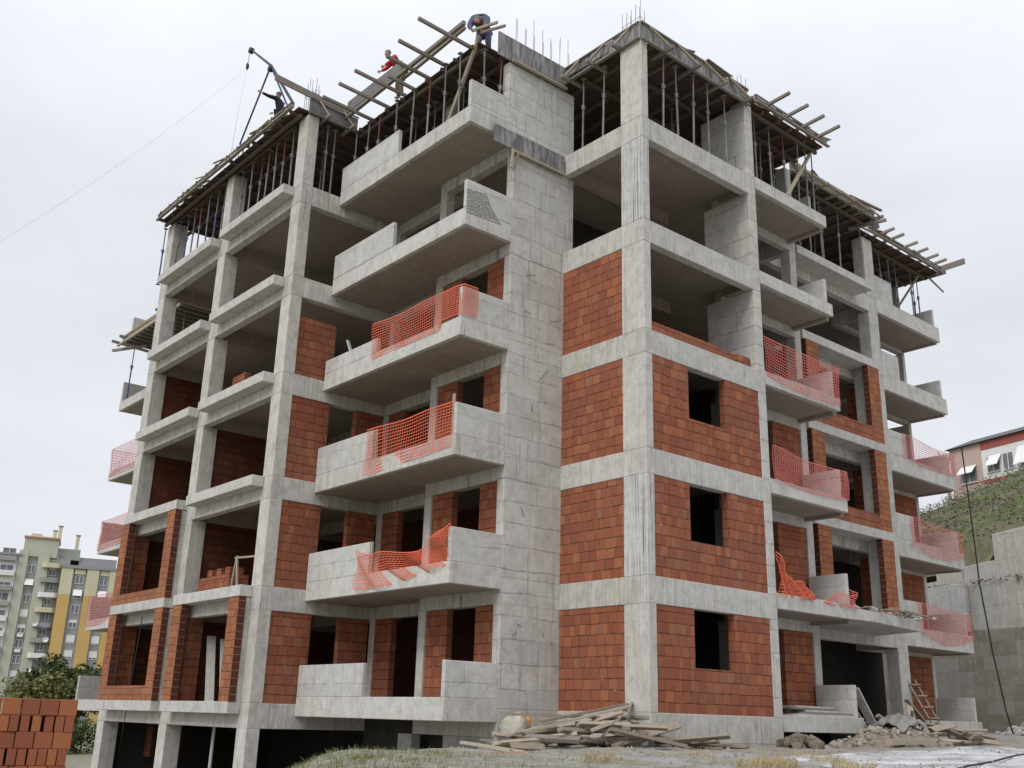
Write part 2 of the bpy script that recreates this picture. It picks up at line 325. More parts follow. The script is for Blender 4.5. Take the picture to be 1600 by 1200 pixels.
# vertical members per storey
CORE = (.02)
for k in range(0, 7):
    z0, z1 = T[k]+(.0), top(k)
    if k == 0: z0 = -3.3; z1 = -BD
    if k:
        bp('column', (0, 0, z0), (.268, .765, z1), CONCS if k in (2, 5) else CONC)
        bp('shear_wall', (4.54, 0, z0), (4.885, 1.65, z1), CONCP)
        bp('shear_wall', (-1.888 if k < 6 else -2.14, 2.97, z0), (.37, 3.24, z1 if k < 6 else 17.26), CONCP)
        bp('column', (8.52, 1.385, z0), (8.85, 1.75, z1)); bp('column', (-1.888, 5.98, z0), (-1.6, 6.28, z1))
        bp('column', (-1.29, 9.25, z0), (-1.05, 9.5, z1)) if k < 6 else None
        bp('column', (20.0, 3.95, z0), (20.2, 4.9, z1)); bp('column', (17.4, 3.95, z0), (17.9, 4.2, z1))
    bp('column', (-4.783, 9.5, z0), (-4.40, 10.06, z1)); bp('column', (-4.783, 14.557, z0), (-4.30, 15.10, z1)); bp('column', (-4.783, 19.6, z0), (-4.28, 20.18, z1))
    bp('column', (14.9, 2.4, z0), (15.55, 2.85, z1))
# wall skin corrections: shear wall runs through floor beams
for k in range(1, 7):
    if k >= 1: bp('shear_wall', (-1.888, 2.972, bot(k)), (-.002, 3.24, T[k]), CONCP, .004)
# beams
for k in range(1, 7):
    z0, z1 = bot(k), T[k]
    bp('beam', (0, 0, z0), (4.885, .25, z1), CONCB); bp('beam', (0, .252, z0), (.25, 3.24, z1), CONCB)
    bp('beam', (-1.886, 3.242, z0), (-1.6, 6.28, z1), CONCB); bp('beam', (-1.29, 6.0, z0), (-1.04, 9.498, z1), CONCB)
    bp('beam', (-1.6, 6.0, z0), (-1.292, 6.26, z1), CONCB)
    bp('beam', (-4.783, 9.5, z0), (-1.04, 9.75, z1), CONCB); bp('beam', (-4.783, 9.752, z0), (-4.52, 20.18, z1), CONCB)
    bp('beam', (4.887, 1.385, z0), (8.85, 1.62, z1), CONCB); bp('beam', (8.6, 1.622, z0), (8.85, 2.398, z1), CONCB)
    bp('beam', (8.6, 2.4, z0), (15.55, 2.65, z1), CONCB); bp('beam', (15.3, 2.652, z0), (15.55, 3.948, z1), CONCB); bp('beam', (15.3, 3.95, z0), (20.2, 4.2, z1), CONCB)
# floor slabs
FP = [(.05, .05), (4.83, .05), (4.83, 1.45), (8.7, 1.45), (8.7, 2.5), (15.4, 2.5), (15.4, 4.05), (20.1, 4.05), (20.1, 26.5), (-1.1, 26.5), (-1.1, 20.1), (-4.7, 20.1), (-4.7, 9.6), (-1.2, 9.6), (-1.2, 6.15), (-1.75, 6.15), (-1.75, 3.1), (.05, 3.1)]
for k in range(0, 7):
    zt = T[k]-.004
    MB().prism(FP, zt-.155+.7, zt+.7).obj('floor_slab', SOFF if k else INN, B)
# inner walls added to block light and keep rooms dark; brick partitions follow
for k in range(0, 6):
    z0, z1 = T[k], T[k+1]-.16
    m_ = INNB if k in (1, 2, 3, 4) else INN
    bp('partition_or_blocker', (1.6, 5.3, z0), (14.8, 5.5, z1), m_, 0); bp('partition_or_blocker', (1.5, 5.52, z0), (1.7, 26.3, z1), m_, 0)
    bp('partition_or_blocker', (15.3, 6.0, z0), (20.1, 6.2, z1), INN, 0)
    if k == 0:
        bp('partition_or_blocker', (-1.3, 3.3, z0), (-1.05, 9.4, z1), INN, 0); bp('partition_or_blocker', (-4.2, 20.0, z0), (1.5, 20.16, z1), INN, 0)
for k in (1, 2, 3): bp('partition_or_blocker', (-4.28, 14.62, T[k]), (1.38, 14.82, bot(k+1)-.005), BRICKIN, 0)
bp('partition_or_blocker', (-2.2, 14.62, T[4]), (1.48, 14.82, bot(5)), INN, 0); bp('partition_or_blocker', (-1.0, 14.62, T[5]), (1.48, 14.82, bot(6)), INN, 0)
for k in (1, 2, 3, 4): bp('partition_or_blocker', (-4.27, 19.66, T[k]), (-1.7, 19.86, bot(k+1)-.01), BRICKIN, 0); bp('partition_or_blocker', (-1.69, 19.67, T[k]), (1.45, 19.85, bot(k+1)-.01), INN if k > 2 else INNB, 0)
for k in (1, 2, 3, 4, 5): bp('partition_or_blocker', (-1.6, 20.3, T[k]), (1.48, 20.5, T[k+1]-.16), INN, 0)  # back walls added as light blocks
bp('partition_or_blocker', (0.6, 6.0, T[6]), (15, 6.2, 17.4), INN, 0); bp('partition_or_blocker', (-2.4, 13.9, T[6]), (1.4, 14.1, 17.4), INN, 0); bp('partition_or_blocker', (1.2, 6.3, T[6]), (1.4, 14.0, 17.4), INN, 0)  # top-storey walls added so the openings stay dark
bp('partition_or_blocker', (3.0, 3.2, T[4]), (4.6, 3.4, T[4]+2.2), BRICKIN, 0)
for k in (1, 2, 3): bp('partition_or_blocker', (5.0, 3.4, T[k]), (9.2, 3.6, bot(k+1)), BRICKIN, 0)
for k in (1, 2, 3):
    bp('partition_or_blocker', (4.6, 1.655, T[k]), (4.8, 5.29, T[k+1]-.16), INN, 0); bp('partition_or_blocker', (.38, 3.26, T[k]), (4.59, 3.4, T[k+1]-.16), INN, 0)  # added walls shut the corner room off from light behind its windows
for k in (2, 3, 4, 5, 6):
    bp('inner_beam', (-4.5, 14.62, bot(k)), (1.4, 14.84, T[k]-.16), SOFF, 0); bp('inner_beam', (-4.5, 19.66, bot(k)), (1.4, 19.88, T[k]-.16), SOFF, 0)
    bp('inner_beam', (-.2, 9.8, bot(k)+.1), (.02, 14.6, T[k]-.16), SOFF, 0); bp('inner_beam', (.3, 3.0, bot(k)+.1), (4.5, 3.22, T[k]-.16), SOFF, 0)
# plinth
bp('plinth', (0, 0, -1.6), (4.885, .3, -BD-.002), CONCBASE); bp('plinth', (0, .302, -1.6), (.3, 2.968, -BD-.002), CONCBASE)
bp('plinth', (-1.888, 2.97, -3.3), (.3, 3.24, -BD-.002), CONCBASE)
bp('plinth', (-1.886, 3.242, -3.3), (-1.6, 5.0, -BD-.002), CONCBASE); bp('plinth', (-1.888, 6.3, -3.3), (-1.6, 6.9, -BD-.002), CONCBASE)
bp('plinth', (4.89, 1.0, -1.6), (8.7, 1.2, -.36), INN); bp('plinth', (8.9, 2.4, -1.5), (20.2, 2.6, -.02), CONCBASE)  # first plinth is near-black: shade under the balcony put into its colour
bp('kicker', (-.03, .02, -.13), (.0-.004, .80, -.07), SOFF, 0)
# brick panels on the corner faces
def bpan(axis_, fixed, a0, a1, z0, z1, t=.19, holes=(), mat=BRICK, name='brick_panel', inset=.018):
    """panel in plane axis_=fixed spanning a0..a1 x z0..z1, leaving rectangular openings"""
    m = MB(); cuts = sorted(set([a0, a1]+[h[0] for h in holes]+[h[1] for h in holes]))
    for i in range(len(cuts)-1):
        c0, c1 = cuts[i], cuts[i+1]; segs = [(z0, z1)]
        for h in holes:
            if h[0] <= c0 and h[1] >= c1: segs = [(z0, h[2]), (h[3], z1)]
        for s0, s1 in segs:
            if s1-s0 < .02: continue
            if axis_ == 'x': m.box((fixed+inset, c0, s0+.7), (fixed+inset+t, c1, s1+.7))
            else: m.box((c0, fixed+inset, s0+.7), (c1, fixed+inset+t, s1+.7))
    return m.obj(name, mat, B)
for k in (1, 2, 3, 4): bpan('x', 0, .767, 2.968, T[k], bot(k+1)-.01, t=.2)
for k, (wa, wb, sill) in {1: (1.60, 3.10, 1.02), 2: (1.56, 3.04, .98), 3: (1.62, 3.10, 1.04)}.items():
    bpan('y', 0, .27, 4.538, T[k], bot(k+1)-.01, holes=[(wa, wb, T[k]+sill, bot(k+1)-.004)])
bpan('y', 0, .27, 2.9, T[4], T[4]+.27, t=.13, inset=.05); bpan('y', 0, 2.9, 3.6, T[4], T[4]+.24, t=.13, inset=.09); bpan('y', 0, 3.95, 4.5, T[4], T[4]+.36, t=.2, inset=.2)
# recess on the left face
for k in range(1, 6):
    if k < 5: bpan('x', -1.888, 3.242, 5.978, T[k], bot(k+1)-.01, holes=[(3.98, 5.12, T[k]+1.0, bot(k+1)-.004)] if k != 2 else [(3.98, 5.12, T[k]+1.0, bot(k+1)-.004)], inset=.06)
    if k < 4:
        bpan('x', -1.29, 8.45, 9.248, T[k], bot(k+1)-.01, inset=.04)
        bpan('y', 9.5, -4.398, -1.32, T[k], bot(k+1)-.01, holes=[(-3.16, -2.25, T[k]+(.0 if k == 1 else .0), bot(k+1)-.004)], inset=.03)
    elif k == 4: bpan('y', 9.5, -4.398, -3.1, T[k], bot(k+1)-.55, inset=.12)
# left balconies
LP = {1: (6.33, 1), 2: (6.42, 1), 3: (6.62, 1), 4: (6.75, 1), 5: (6.32, 1), 6: (6.38, 1)}
for k in range(1, 7):
    z = T[k]
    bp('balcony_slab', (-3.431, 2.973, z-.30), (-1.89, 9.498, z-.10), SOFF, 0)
    bp('balcony_edge', (-3.434, 2.971, z-.302), (-3.30, 9.497, z+.20), CONCD); bp('balcony_edge', (-3.298, 2.971, z-.302), (-1.89, 3.10, z+.20), CONCD)
    yl = LP[k][0]
    bp('parapet', (-3.432, yl, z+.202), (-3.31, 9.498, z+(1.0 if k != 4 else .62)), CONCPAR)
    if k == 1: bp('parapet', (-3.432, 2.973, z+.202), (-3.30, 3.10, z+1.0), CONCPAR)
    bp('parapet', (-3.43, 2.975, z+.202), (-1.89, 3.098, z+1.0), CONCPAR)
    bp('balcony_slab', (-1.889, 6.285, z-.30), (-1.292, 9.497, z-.10), SOFF, 0)
rp_ = MB(); n_ = [(-3.42, 12.10), (-2.25, 12.14), (-2.62, 12.55), (-2.78, 12.86), (-3.42, 12.80)]
rp_.v = [(x, 2.966, z+.7) for x, z in n_]+[(x, 2.976, z+.7) for x, z in n_]; rp_.f = [(0, 1, 2, 3, 4), (9, 8, 7, 6, 5)]+[(i, 5+i, 5+(i+1) % 5, (i+1) % 5) for i in range(5)]
g = G('rough_honeycomb_concrete', .95); vn = g.vor(g.P, 28); g.bump(vn.outputs['Distance'], 1., .03)
rp_.obj('rough_patch', g.done(g.mix(vn.outputs['Distance'], (.16, .155, .15), (.5, .48, .46))), B)
# upper shear wall leftover form panel
# right balconies
for k in range(1, 7):
    z = T[k]; d = .34
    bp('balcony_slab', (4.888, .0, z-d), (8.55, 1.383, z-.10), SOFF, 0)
    bp('balcony_edge', (4.889, -.003, z-d-.002), (8.556, .16, z+.06), CONCD)
    bp('balcony_rib', (8.40, .165, z-d-.10), (8.553, 1.38, z+.04), SOFF, 0)
    bp('parapet', (8.43, .162 if k != 6 else .5, z+.042), (8.552, 1.382, z+(.95 if k > 1 else .92)), CONCPAR)
bpl = {1: [(5.9, 7.9)], 2: [(6.3, 8.48)], 3: [(6.3, 8.48)], 4: []}
for k in (1, 2, 3):
    bpan('y', 1.385, 7.15, 8.5, T[k], bot(k+1)-.01, inset=.05)
# far right balconies
for k in range(1, 7):
    z = T[k]; d = .50
    bp('balcony_slab', (15.552, 2.42, z-d), (20.2, 3.945, z-.12), SOFF, 0)
    bp('balcony_edge', (15.553, 2.398, z-d-.002), (20.206, 2.55, z+.12), CONCD)
    bp('balcony_rib', (20.05, 2.552, z-d-.05), (20.204, 3.93, z+.08), SOFF, 0)
    bp('parapet', (20.08, 2.552, z+.082), (20.2, 3.93, z+.95), CONCPAR)
    if k > 1: bp('parapet', (15.556, 2.402, z+.122), (16.75, 2.53, z+1.02), CONCPAR)
for k in (1, 2, 3): bpan('y', 3.95, 18.3, 20.0, T[k], bot(k+1)-.01, inset=.04)
# bay between: ledges and brick piers
for k in range(3, 7): bp('ledge', (9.45, 1.70, T[k]-.30), (14.05, 2.398, T[k]+.0), CONCD)
m = MB().prism([(8.56, -.02), (9.7, .0), (12.9, .48), (13.6, 2.39), (8.56, 2.39)], T[2]-.33+.7, T[2]-.02+.7); m.obj('entrance_canopy', CONCD, B, .012)
def pier(x0, x1, y0, y1, z0, z1, mat=PIER): return bp('brick_pier', (x0, y0, z0), (x1, y1, z1), mat, 0)
for k in (2, 3, 4):
    z0 = T[k]; z1 = T[k+1]-.302
    if k == 2: z0 += .0
    pier(9.62, 10.30, 1.705, 1.9, z0, z1); bp('hollow_brick_side', (9.60, 1.71, z0), (9.618, 1.90, z1), HOLES, 0)
    bp('brick_return', (9.3, 1.92, z0), (9.6, 2.38, z1), HOLES, 0)
    pier(13.28, 13.98, 1.705, 1.9, z0, z1); bp('hollow_brick_side', (13.262, 1.71, z0), (13.279, 1.90, z1), HOLES, 0)
    bp('brick_return', (13.5, 1.92, z0), (13.98, 2.38, z1), CONCD, 0)
    bp('brick_jamb', (14.3, 2.66, z0), (14.5, 3.2, bot(k+1)), BRICK, 0)
    if k >= 3:
        pier(10.302, 13.26, 1.705, 1.9, z0, z0+.5, BRICK)
# ledges / piers on the left wing
LW = {'near': (9.95, 14.30), 'far': (15.0, 19.45)}
for k in range(1, 7):
    for a, b_ in LW.values(): bp('ledge', (-5.16, a, T[k]-.28), (-4.786, b_, T[k]+.02), CONCD)
def wing_piers(a, b_, k, sill):
    z0, z1 = T[k]+.022, T[k+1]-.302
    for p, q in ((a, a+.58), (b_-.62, b_)):
        pier(-5.158, -4.97, p, q, z0, z1)
        bp('hollow_brick_side', (-5.155, p-.018, z0), (-4.95, p-.001, z1), HOLES, 0)
    bp('brick_fill', (-4.965, a+.02, z0), (-4.79, a+.4, z1), CONCD, 0); bp('brick_jamb', (-4.76, b_-.35, z0), (-4.3, b_-.16, T[k+1]-BD), BRICK, 0)
    if sill: pier(-5.158, -4.97, a+.582, b_-.622, z0, z0+sill, PIER)
wing_piers(9.95, 14.25, 1, 0); wing_piers(15.0, 19.4, 1, .43); wing_piers(15.0, 19.4, 2, .32)
# far-left balconies beyond the wing
for k in range(1, 6):
    z = T[k]
    if k > 0:
        bp('balcony_slab', (-3.431, 20.2, z-.34), (-1.1, 26.75, z-.10), SOFF, 0)
        bp('balcony_edge', (-3.436, 20.19, z-.342), (-3.30, 26.77, z+.06), CONCD)
    if k != 4: bp('parapet', (-3.43, 26.60, z+.062), (-1.4, 26.74, z+.95), CONCPAR)
bp('parapet', (-3.43, 26.60, T[6]-.1), (-1.4, 26.74, T[6]+.9), CONCPAR)
# starter bars (rebar) cast in the columns and walls
def rebar(pts, z0, h, hoop=None, seed=1):
    rg = random.Random(seed); m = MB()
    for x, y in pts:
        hh = h*rg.uniform(.8, 1.1); m.tube([(x, y, z0+.7), (x+rg.uniform(-.02, .02), y+rg.uniform(-.02, .02), z0+hh+.7)], .009, 4)
    if hoop:
        for hz in hoop: m.tube([(p[0], p[1], z0+hz+.7) for p in pts]+[(pts[0][0], pts[0][1], z0+hz+.7)], .008, 4)
    return m.obj('starter_bars', REBAR, B)
def ringpts(x0, y0, x1, y1, n, m_):
    p = [(x0+(x1-x0)*i/n, y0) for i in range(n)]+[(x1, y0+(y1-y0)*i/m_) for i in range(m_)]+[(x1-(x1-x0)*i/n, y1) for i in range(n)]+[(x0, y1-(y1-y0)*i/m_) for i in range(m_)]
    return p
rebar(ringpts(.05, .05, .23, .72, 1, 4), 17.5, 1.25, (.75,), 2)
rebar([(-1.9+i*.17, 3.02+.16*(i % 2)) for i in range(14)], 17.3, 1.75, None, 3)
rebar(ringpts(4.6, .1, 4.83, 1.0, 1, 3), 17.5, 1.2, (.7,), 4)
rebar(ringpts(-4.73, 9.55, -4.45, 10.0, 2, 3), 17.5, 1.3, (.85,), 5)
rebar(ringpts(-4.73, 14.6, -4.35, 15.05, 2, 2), 17.5, 1.2, None, 6); rebar(ringpts(-4.73, 19.7, -4.35, 20.1, 2, 2), 17.5, 1.2, None, 7)
rebar(ringpts(14.95, 2.45, 15.5, 2.8, 4, 1), 17.5, 1.5, None, 8)
# stray bars left in the wall face
m = MB()
for q in range(10):
    rg = random.Random(q); x = rg.uniform(-1.7, -.2); z = rg.choice([1.8, 4.6, 7.4, 10.2, 11.2, 8.3])+rg.uniform(-.3, .3); m.tube([(x, 2.965, z+.7), (x+rg.uniform(-.2, .35), 2.90, z+.7+rg.uniform(-.1, .3))], .008, 4)
m.obj('wire_ties', REBAR, B)
# ------------------------------------------------------------------ roof formwork
RZ0, RZ1 = 17.52, 18.02
D = empty('roof_formwork_deck', (0, 0, 17.5), 0, 'timber and plywood roof deck propped above the open top storey', 'formwork')
def dp(name, a, b, mat): return box(name, (a[0], a[1], a[2]-17.5), (b[0], b[1], b[2]-17.5), mat, D)
DECKP = [(-.02, .9), (.3, .9), (.3, .3), (.9, -.02), (4.2, -.02), (4.9, -.05), (8.6, -.05), (8.6, 1.9), (9.0, 1.55), (14.2, 1.55), (14.4, 2.3), (14.85, 2.3), (20.3, 2.25), (20.3, 26), (-1, 26), (-1, 20.2), (-5.1, 20.2), (-5.1, 9.6), (-3.0, 9.6), (-3.0, 3.3), (-.1, 3.3)]
MB().prism(DECKP, .13, .17).obj('plywood_sheet', DECK, D)
# joists under the sheet, visible at the edges
m = MB()
y = 9.9
rj = random.Random(61)
while y < 20.0: m.bar((-5.28+rj.uniform(-.06, .2), y, .07), (-.5, y+rj.uniform(-.1, .1), .07), .08, .10); y += rj.uniform(.6, .95)
m.obj('joist_row', WOODK, D)
m = MB(); y = 3.5
while y < 9.4: m.bar((-3.1, y, .07), (.5, y+rj.uniform(-.1, .1), .07), .07, .10); y += rj.uniform(.6, .95)
m.obj('joist_row', WOODK, D)
m = MB(); x = .6
while x < 20.1:
    y0 = -.12 if x < 8.7 else (1.45 if x < 14.3 else 2.15)
    if not 4.3 < x < 5.0: m.bar((x, y0+rj.uniform(-.03, .2), .07), (x+rj.uniform(-.1, .1), 5.9, .07), .08, .10)
    x += rj.uniform(.6, .95)
m.obj('joist_row', WOODK, D)
m = MB()
for a, b_ in [((-4.95, 9.7), (-4.95, 20.1)), ((-4.0, 9.9), (-4.0, 20.4)), ((-2.9, 3.5), (-2.9, 9.5)), ((-2.0, 3.5), (-2.0, 9.5)), ((5.0, .15), (8.5, .15)), ((5.0, .9), (8.5, .9)), ((9, 1.8), (14.2, 1.8)), ((15.7, 2.7), (20.2, 2.7)), ((15.7, 3.6), (20.2, 3.6)), ((.4, 1.3), (4.4, 1.3)), ((.3, 2.4), (4.4, 2.4))]:
    m.bar((*a, -.03), (*b_, -.03), .09, .1)
m.obj('bearer_row', WOODK, D)
# fascia form panels
def fascia(name, p, q, z0, z1, t, mat, struts=0, out_=(0, -1), seed=0, timber=True):
    rg = random.Random(seed); p = Vector((*p, 0)); q = Vector((*q, 0)); o = Vector((*out_, 0)); m = MB()
    mid = o*(t/2); zc = (z0+z1)/2-17.5
    n = max(1, int((q-p).length/1.25)); 
    for i in range(n):
        a = p+(q-p)*(i/n); b_ = p+(q-p)*((i+1)/n-.006/ (q-p).length)
        zz = rg.uniform(-.015, .015); m.bar(a+mid+Vector((0, 0, zc+zz)), b_+mid+Vector((0, 0, zc+zz)), t, z1-z0)
    m.obj(name, mat, D)
    if timber:
        m = MB(); m.bar(p+o*(t+.05)+Vector((0, 0, z0-17.5-.03)), q+o*(t+.05)+Vector((0, 0, z0-17.5-.03)), .09, .05); m.bar(p+o*(t+.03)+Vector((0, 0, z1-17.5+.02)), q+o*(t+.03)+Vector((0, 0, z1-17.5+.02)), .05, .04); m.obj('edge_batten', WOOD, D)
    for i in range(struts):
        f = (i+.5)/struts; a = p+(q-p)*(f-.06)+o*(t+.04)+Vector((0, 0, z1-17.5)); b_ = p+(q-p)*(f+.07)+o*(t+.28)+Vector((0, 0, z0-17.5-.02))
        MB().bar(a, b_, .07, .035).obj('fascia_strut', WOODL, D)
        c = p+(q-p)*(f+.07); MB().bar(c-o*.4+Vector((0, 0, z0-17.5-.03)), c+o*(t+.38)+Vector((0, 0, z0-17.5-.03)), .08, .09).obj('fascia_bearer', WOOD, D)
fascia('fascia_panel', (0, 0), (0, 2.97), 17.5, 17.98, .03, FPAN, 3, (-1, 0), 1)
fascia('fascia_panel', (-.03, 0), (4.7, 0), 17.48, 17.98, .03, FPAN, 4, (0, -1), 2)
fascia('fascia_panel', (-2.6, 2.95), (-.03, 2.95), 17.28, 18.02, .04, FPAN, 0, (0, -1), 3, False)
MB().bar((-2.1, 2.86, -.23), (-.05, 2.86, -.23), .10, .06).obj('edge_batten', WOODL, D)
fascia('fascia_panel', (4.9, -.12), (8.7, -.12), 17.66, 17.84, .04, WOOD, 0, (0, -1), 4)
fascia('fascia_panel', (9.0, 1.5), (14.25, 1.5), 17.62, 17.92, .04, WOOD, 6, (0, -1), 5)
fascia('fascia_panel', (14.9, 2.15), (20.3, 2.15), 17.64, 17.80, .04, WOOD, 0, (0, -1), 6)
fascia('fascia_panel', (-5.2, 9.7), (-5.2, 20.15), 17.64, 17.80, .04, WOOD, 0, (-1, 0), 7)
fascia('fascia_panel', (-4.8, 9.5), (-3.05, 9.5), 17.55, 18.05, .04, PLY, 2, (0, -1), 8)
fascia('fascia_panel', (-4.79, 10.2), (-4.79, 14.4), 17.36, 17.55, .03, DECK, 0, (-1, 0), 9, False)
fascia('fascia_panel', (-4.79, 15.2), (-4.79, 19.5), 17.36, 17.55, .03, DECK, 0, (-1, 0), 10, False)
fascia('fascia_panel', (-3.55, 6.3), (-3.55, 9.3), 17.98, 18.36, .03, PLY, 0, (-1, 0), 11, False)
# little loose struts along the wing edge
for i in range(13):
    rg = random.Random(40+i); y = 10.2+i*.8
    MB().bar((-5.30, y, .36), (-5.28, y+rg.uniform(.1, .35), .08), .06, .03).obj('fascia_strut', WOODL if i % 3 else WOOD, D)
rj = random.Random(5)
for p, q, z, o, n in [((-5.22, 9.9), (-5.22, 20), 17.86, (-1, 0), 16), ((0, .1), (0, 2.9), 18.0, (-1, 0), 4), ((.2, -.02), (4.6, -.02), 18.0, (0, -1), 9), ((5, -.12), (8.6, -.12), 17.88, (0, -1), 9), ((9.1, 1.5), (14.2, 1.5), 17.95, (0, -1), 12), ((15, 2.15), (20.2, 2.15), 17.85, (0, -1), 11)]:
    for i in range(n):
        f = rj.random(); c = Vector((*p, 0)).lerp(Vector((*q, 0)), f)+Vector((*o, 0))*rj.uniform(-.25, .12); d = (Vector((*q, 0))-Vector((*p, 0))).normalized(); l = rj.uniform(.35, 1.1); e = d*(l/2)+Vector((*o, 0))*rj.uniform(-.12, .12)
        zz = Vector((0, 0, z-17.5+rj.uniform(-.02, .05))); t = Vector((0, 0, rj.uniform(-.06, .08))); MB().bar(c-e+zz-t, c+e+zz+t, rj.uniform(.04, .12), .025).obj('loose_board', WOODL if i % 3 == 0 else WOOD, D)
# poking timbers: liftable, one thing each
TG = 'squared timbers laid across the roof formwork edge'
def timber(p, q, w=.09, h=.10, label='', mat=WOOD, name='timber_beam', group=TG, cat='timber', tw=0):
    p = Vector(p); q = Vector(q); c = (p+q)/2
    o = MB().bar(p-c, q-c, w, h, tw=tw).obj(name, mat); o.location = c; return tag(o, label, cat, group)
ORD0 = ['first', 'second', 'third', 'fourth', 'fifth', 'sixth', 'seventh', 'eighth', 'ninth', 'tenth', 'eleventh', 'twelfth', 'thirteenth', 'fourteenth', 'fifteenth', 'sixteenth', 'seventeenth', 'eighteenth', 'nineteenth', 'twentieth']
ORD = ORD0+[t+'-'+o if o else u for t, u in (('twenty', 0), ('thirty', 'thirtieth'), ('forty', 'fortieth'), ('fifty', 'fiftieth')) for o in (['']+ORD0[:9] if u else ORD0[:9])]
for i, (tx, ty) in enumerate([(-4.75, 3.75), (-4.6, 4.91), (-4.45, 5.74), (-3.9, 6.5), (-4.75, 6.95), (-4.75, 7.83), (-4.75, 8.77)]):
    timber((tx, ty, 17.78), (-2.7, ty-.03, 17.72), .08, .09, 'weathered timber poking out over the left balcony recess, %s from the roof peak' % ORD[i])
timber((-3.6, 3.2, 17.93), (-3.5, 9.6, 17.90), .10, .12, 'long timber runner lying across the poking timbers above the left balconies')
timber((-3.35, 3.5, 18.06), (-3.3, 6.6, 17.98), .08, .08, 'shorter timber runner beside the long one near the roof peak', WOODD)
for i, tx in enumerate([5.46, 6.4, 7.25, 8.1]):
    timber((tx, -1.0, 17.78), (tx+.05, 1.4, 17.70), .085, .085, 'timber poking out over the near right-hand balcony, %s from the corner column' % ORD[i])
for i, tx in enumerate([15.7, 16.4, 17.4, 18.2, 19.0, 19.65]):
    timber((tx, 1.5, 17.78), (tx+.05, 3.8, 17.70), .09, .09, 'timber poking out over the far right-hand balcony, %s from the bay' % ORD[i])
timber((20.35, 1.1, 17.80), (20.25, 3.9, 17.70), .06, .24, 'wide plank on edge poking out at the far right roof corner')
timber((20.3, 1.9, 17.55), (20.1, 4.2, 17.5), .09, .12, 'short bearer under the far right roof corner')
timber((20.1, 2.6, 17.55), (20.35, 2.1, 16.75), .09, .05, 'loose plank hanging down from the far right roof corner')
timber((19.6, 2.7, 17.45), (18.4, 3.6, 15.25), .08, .08, 'diagonal timber brace standing on the far right top balcony')
timber((8.3, .2, 17.45), (6.6, .05, 15.2), .13, .05, 'pale diagonal plank brace on the near right top balcony', WOODL)
timber((-2.95, 3.35, 17.9), (-3.15, 4.35, 15.5), .08, .09, 'long diagonal brace at the left end of the peak parapet', WOODD)
timber((-3.25, 3.3, 17.9), (-2.6, 3.0, 18.35), .09, .06, 'short timber crossing under the bent-over worker', WOODL)
timber((-2.4, 2.9, 18.28), (-3.1, 3.1, 17.8), .08, .06, 'short timber tilted up beside the grey fascia panel end', WOODD)
timber((-6.05, 9.45, 18.22), (-3.4, 9.43, 18.05), .05, .22, 'wide board sticking out from the left wing roof corner')
timber((14.3, 1.2, 17.9), (12.6, 1.45, 17.98), .09, .07, 'short timber end sticking out at the bay roof corner')
timber((14.2, 1.0, 17.42), (14.0, 2.4, 17.5), .12, .10, 'round timber end under the bay roof corner', WOODD)
timber((14.05, 1.4, 17.6), (14.15, 1.38, 17.15), .30, .03, 'small plywood offcut hanging at the bay roof corner', PLY)
# timber formwork panel left on the shear wall under the top floor
F = empty('leftover_form_panel', (-1.4, 2.9, 14.5), 0, 'stained grey form panel left hanging on the blank wall below the top floor', 'form panel')
box('panel_sheet', (-1.25, -.02, .0), (1.32, .03, .52), FPAN, F); box('edge_batten', (-.65, -.07, -.09), (1.36, .0, -.02), WOODL, F)
MB().bar((-.62, -.06, -.05), (-.70, -.08, -.62), .06, .04).obj('hanging_batten', WOODL, F); MB().bar((-.42, -.06, -.05), (-.60, -.08, -.66), .06, .04).obj('hanging_batten', WOOD, F)
# left-back balcony formwork
LBG = 'timbers of the small deck at the far left'
E5 = empty('balcony_formwork_deck', (-3, 24, 14.75), 0, 'small propped timber deck beyond the left wing of the block', 'formwork')
box('plywood_sheet', (-.6, -3.4, .1), (1.8, 2.9, .14), DECK, E5)
m = MB(); y = -3.2
while y < 2.9: m.bar((-.75, y, .04), (1.8, y, .04), .07, .1); y += .45
m.obj('joist_row', WOOD, E5); m = MB(); m.bar((-.62, -3.4, .22), (-.62, 3.0, .22), .04, .2); m.bar((-.75, -3.4, -.02), (-.75, 3.2, -.02), .08, .08); m.bar((-.7, -3.4, .34), (-.7, 3.0, .30), .05, .05); m.obj('edge_board', WOODL, E5)
for i, (y, l) in enumerate([(21.2, 1.3), (22.4, 1.5), (26.4, 1.3), (27.2, 1.4)]): timber((-3.6-l*.3, y, 14.98-.03*i), (-2.2, y, 14.90-.03*i), .1, .1, 'timber poking out left of the small far deck, %s counted from the wing' % ORD[i], group=LBG)
timber((-3.9, 27.3, 14.5), (-2.9, 26.0, 14.65), .12, .1, 'loose timber end hanging under the small far deck', group=LBG)
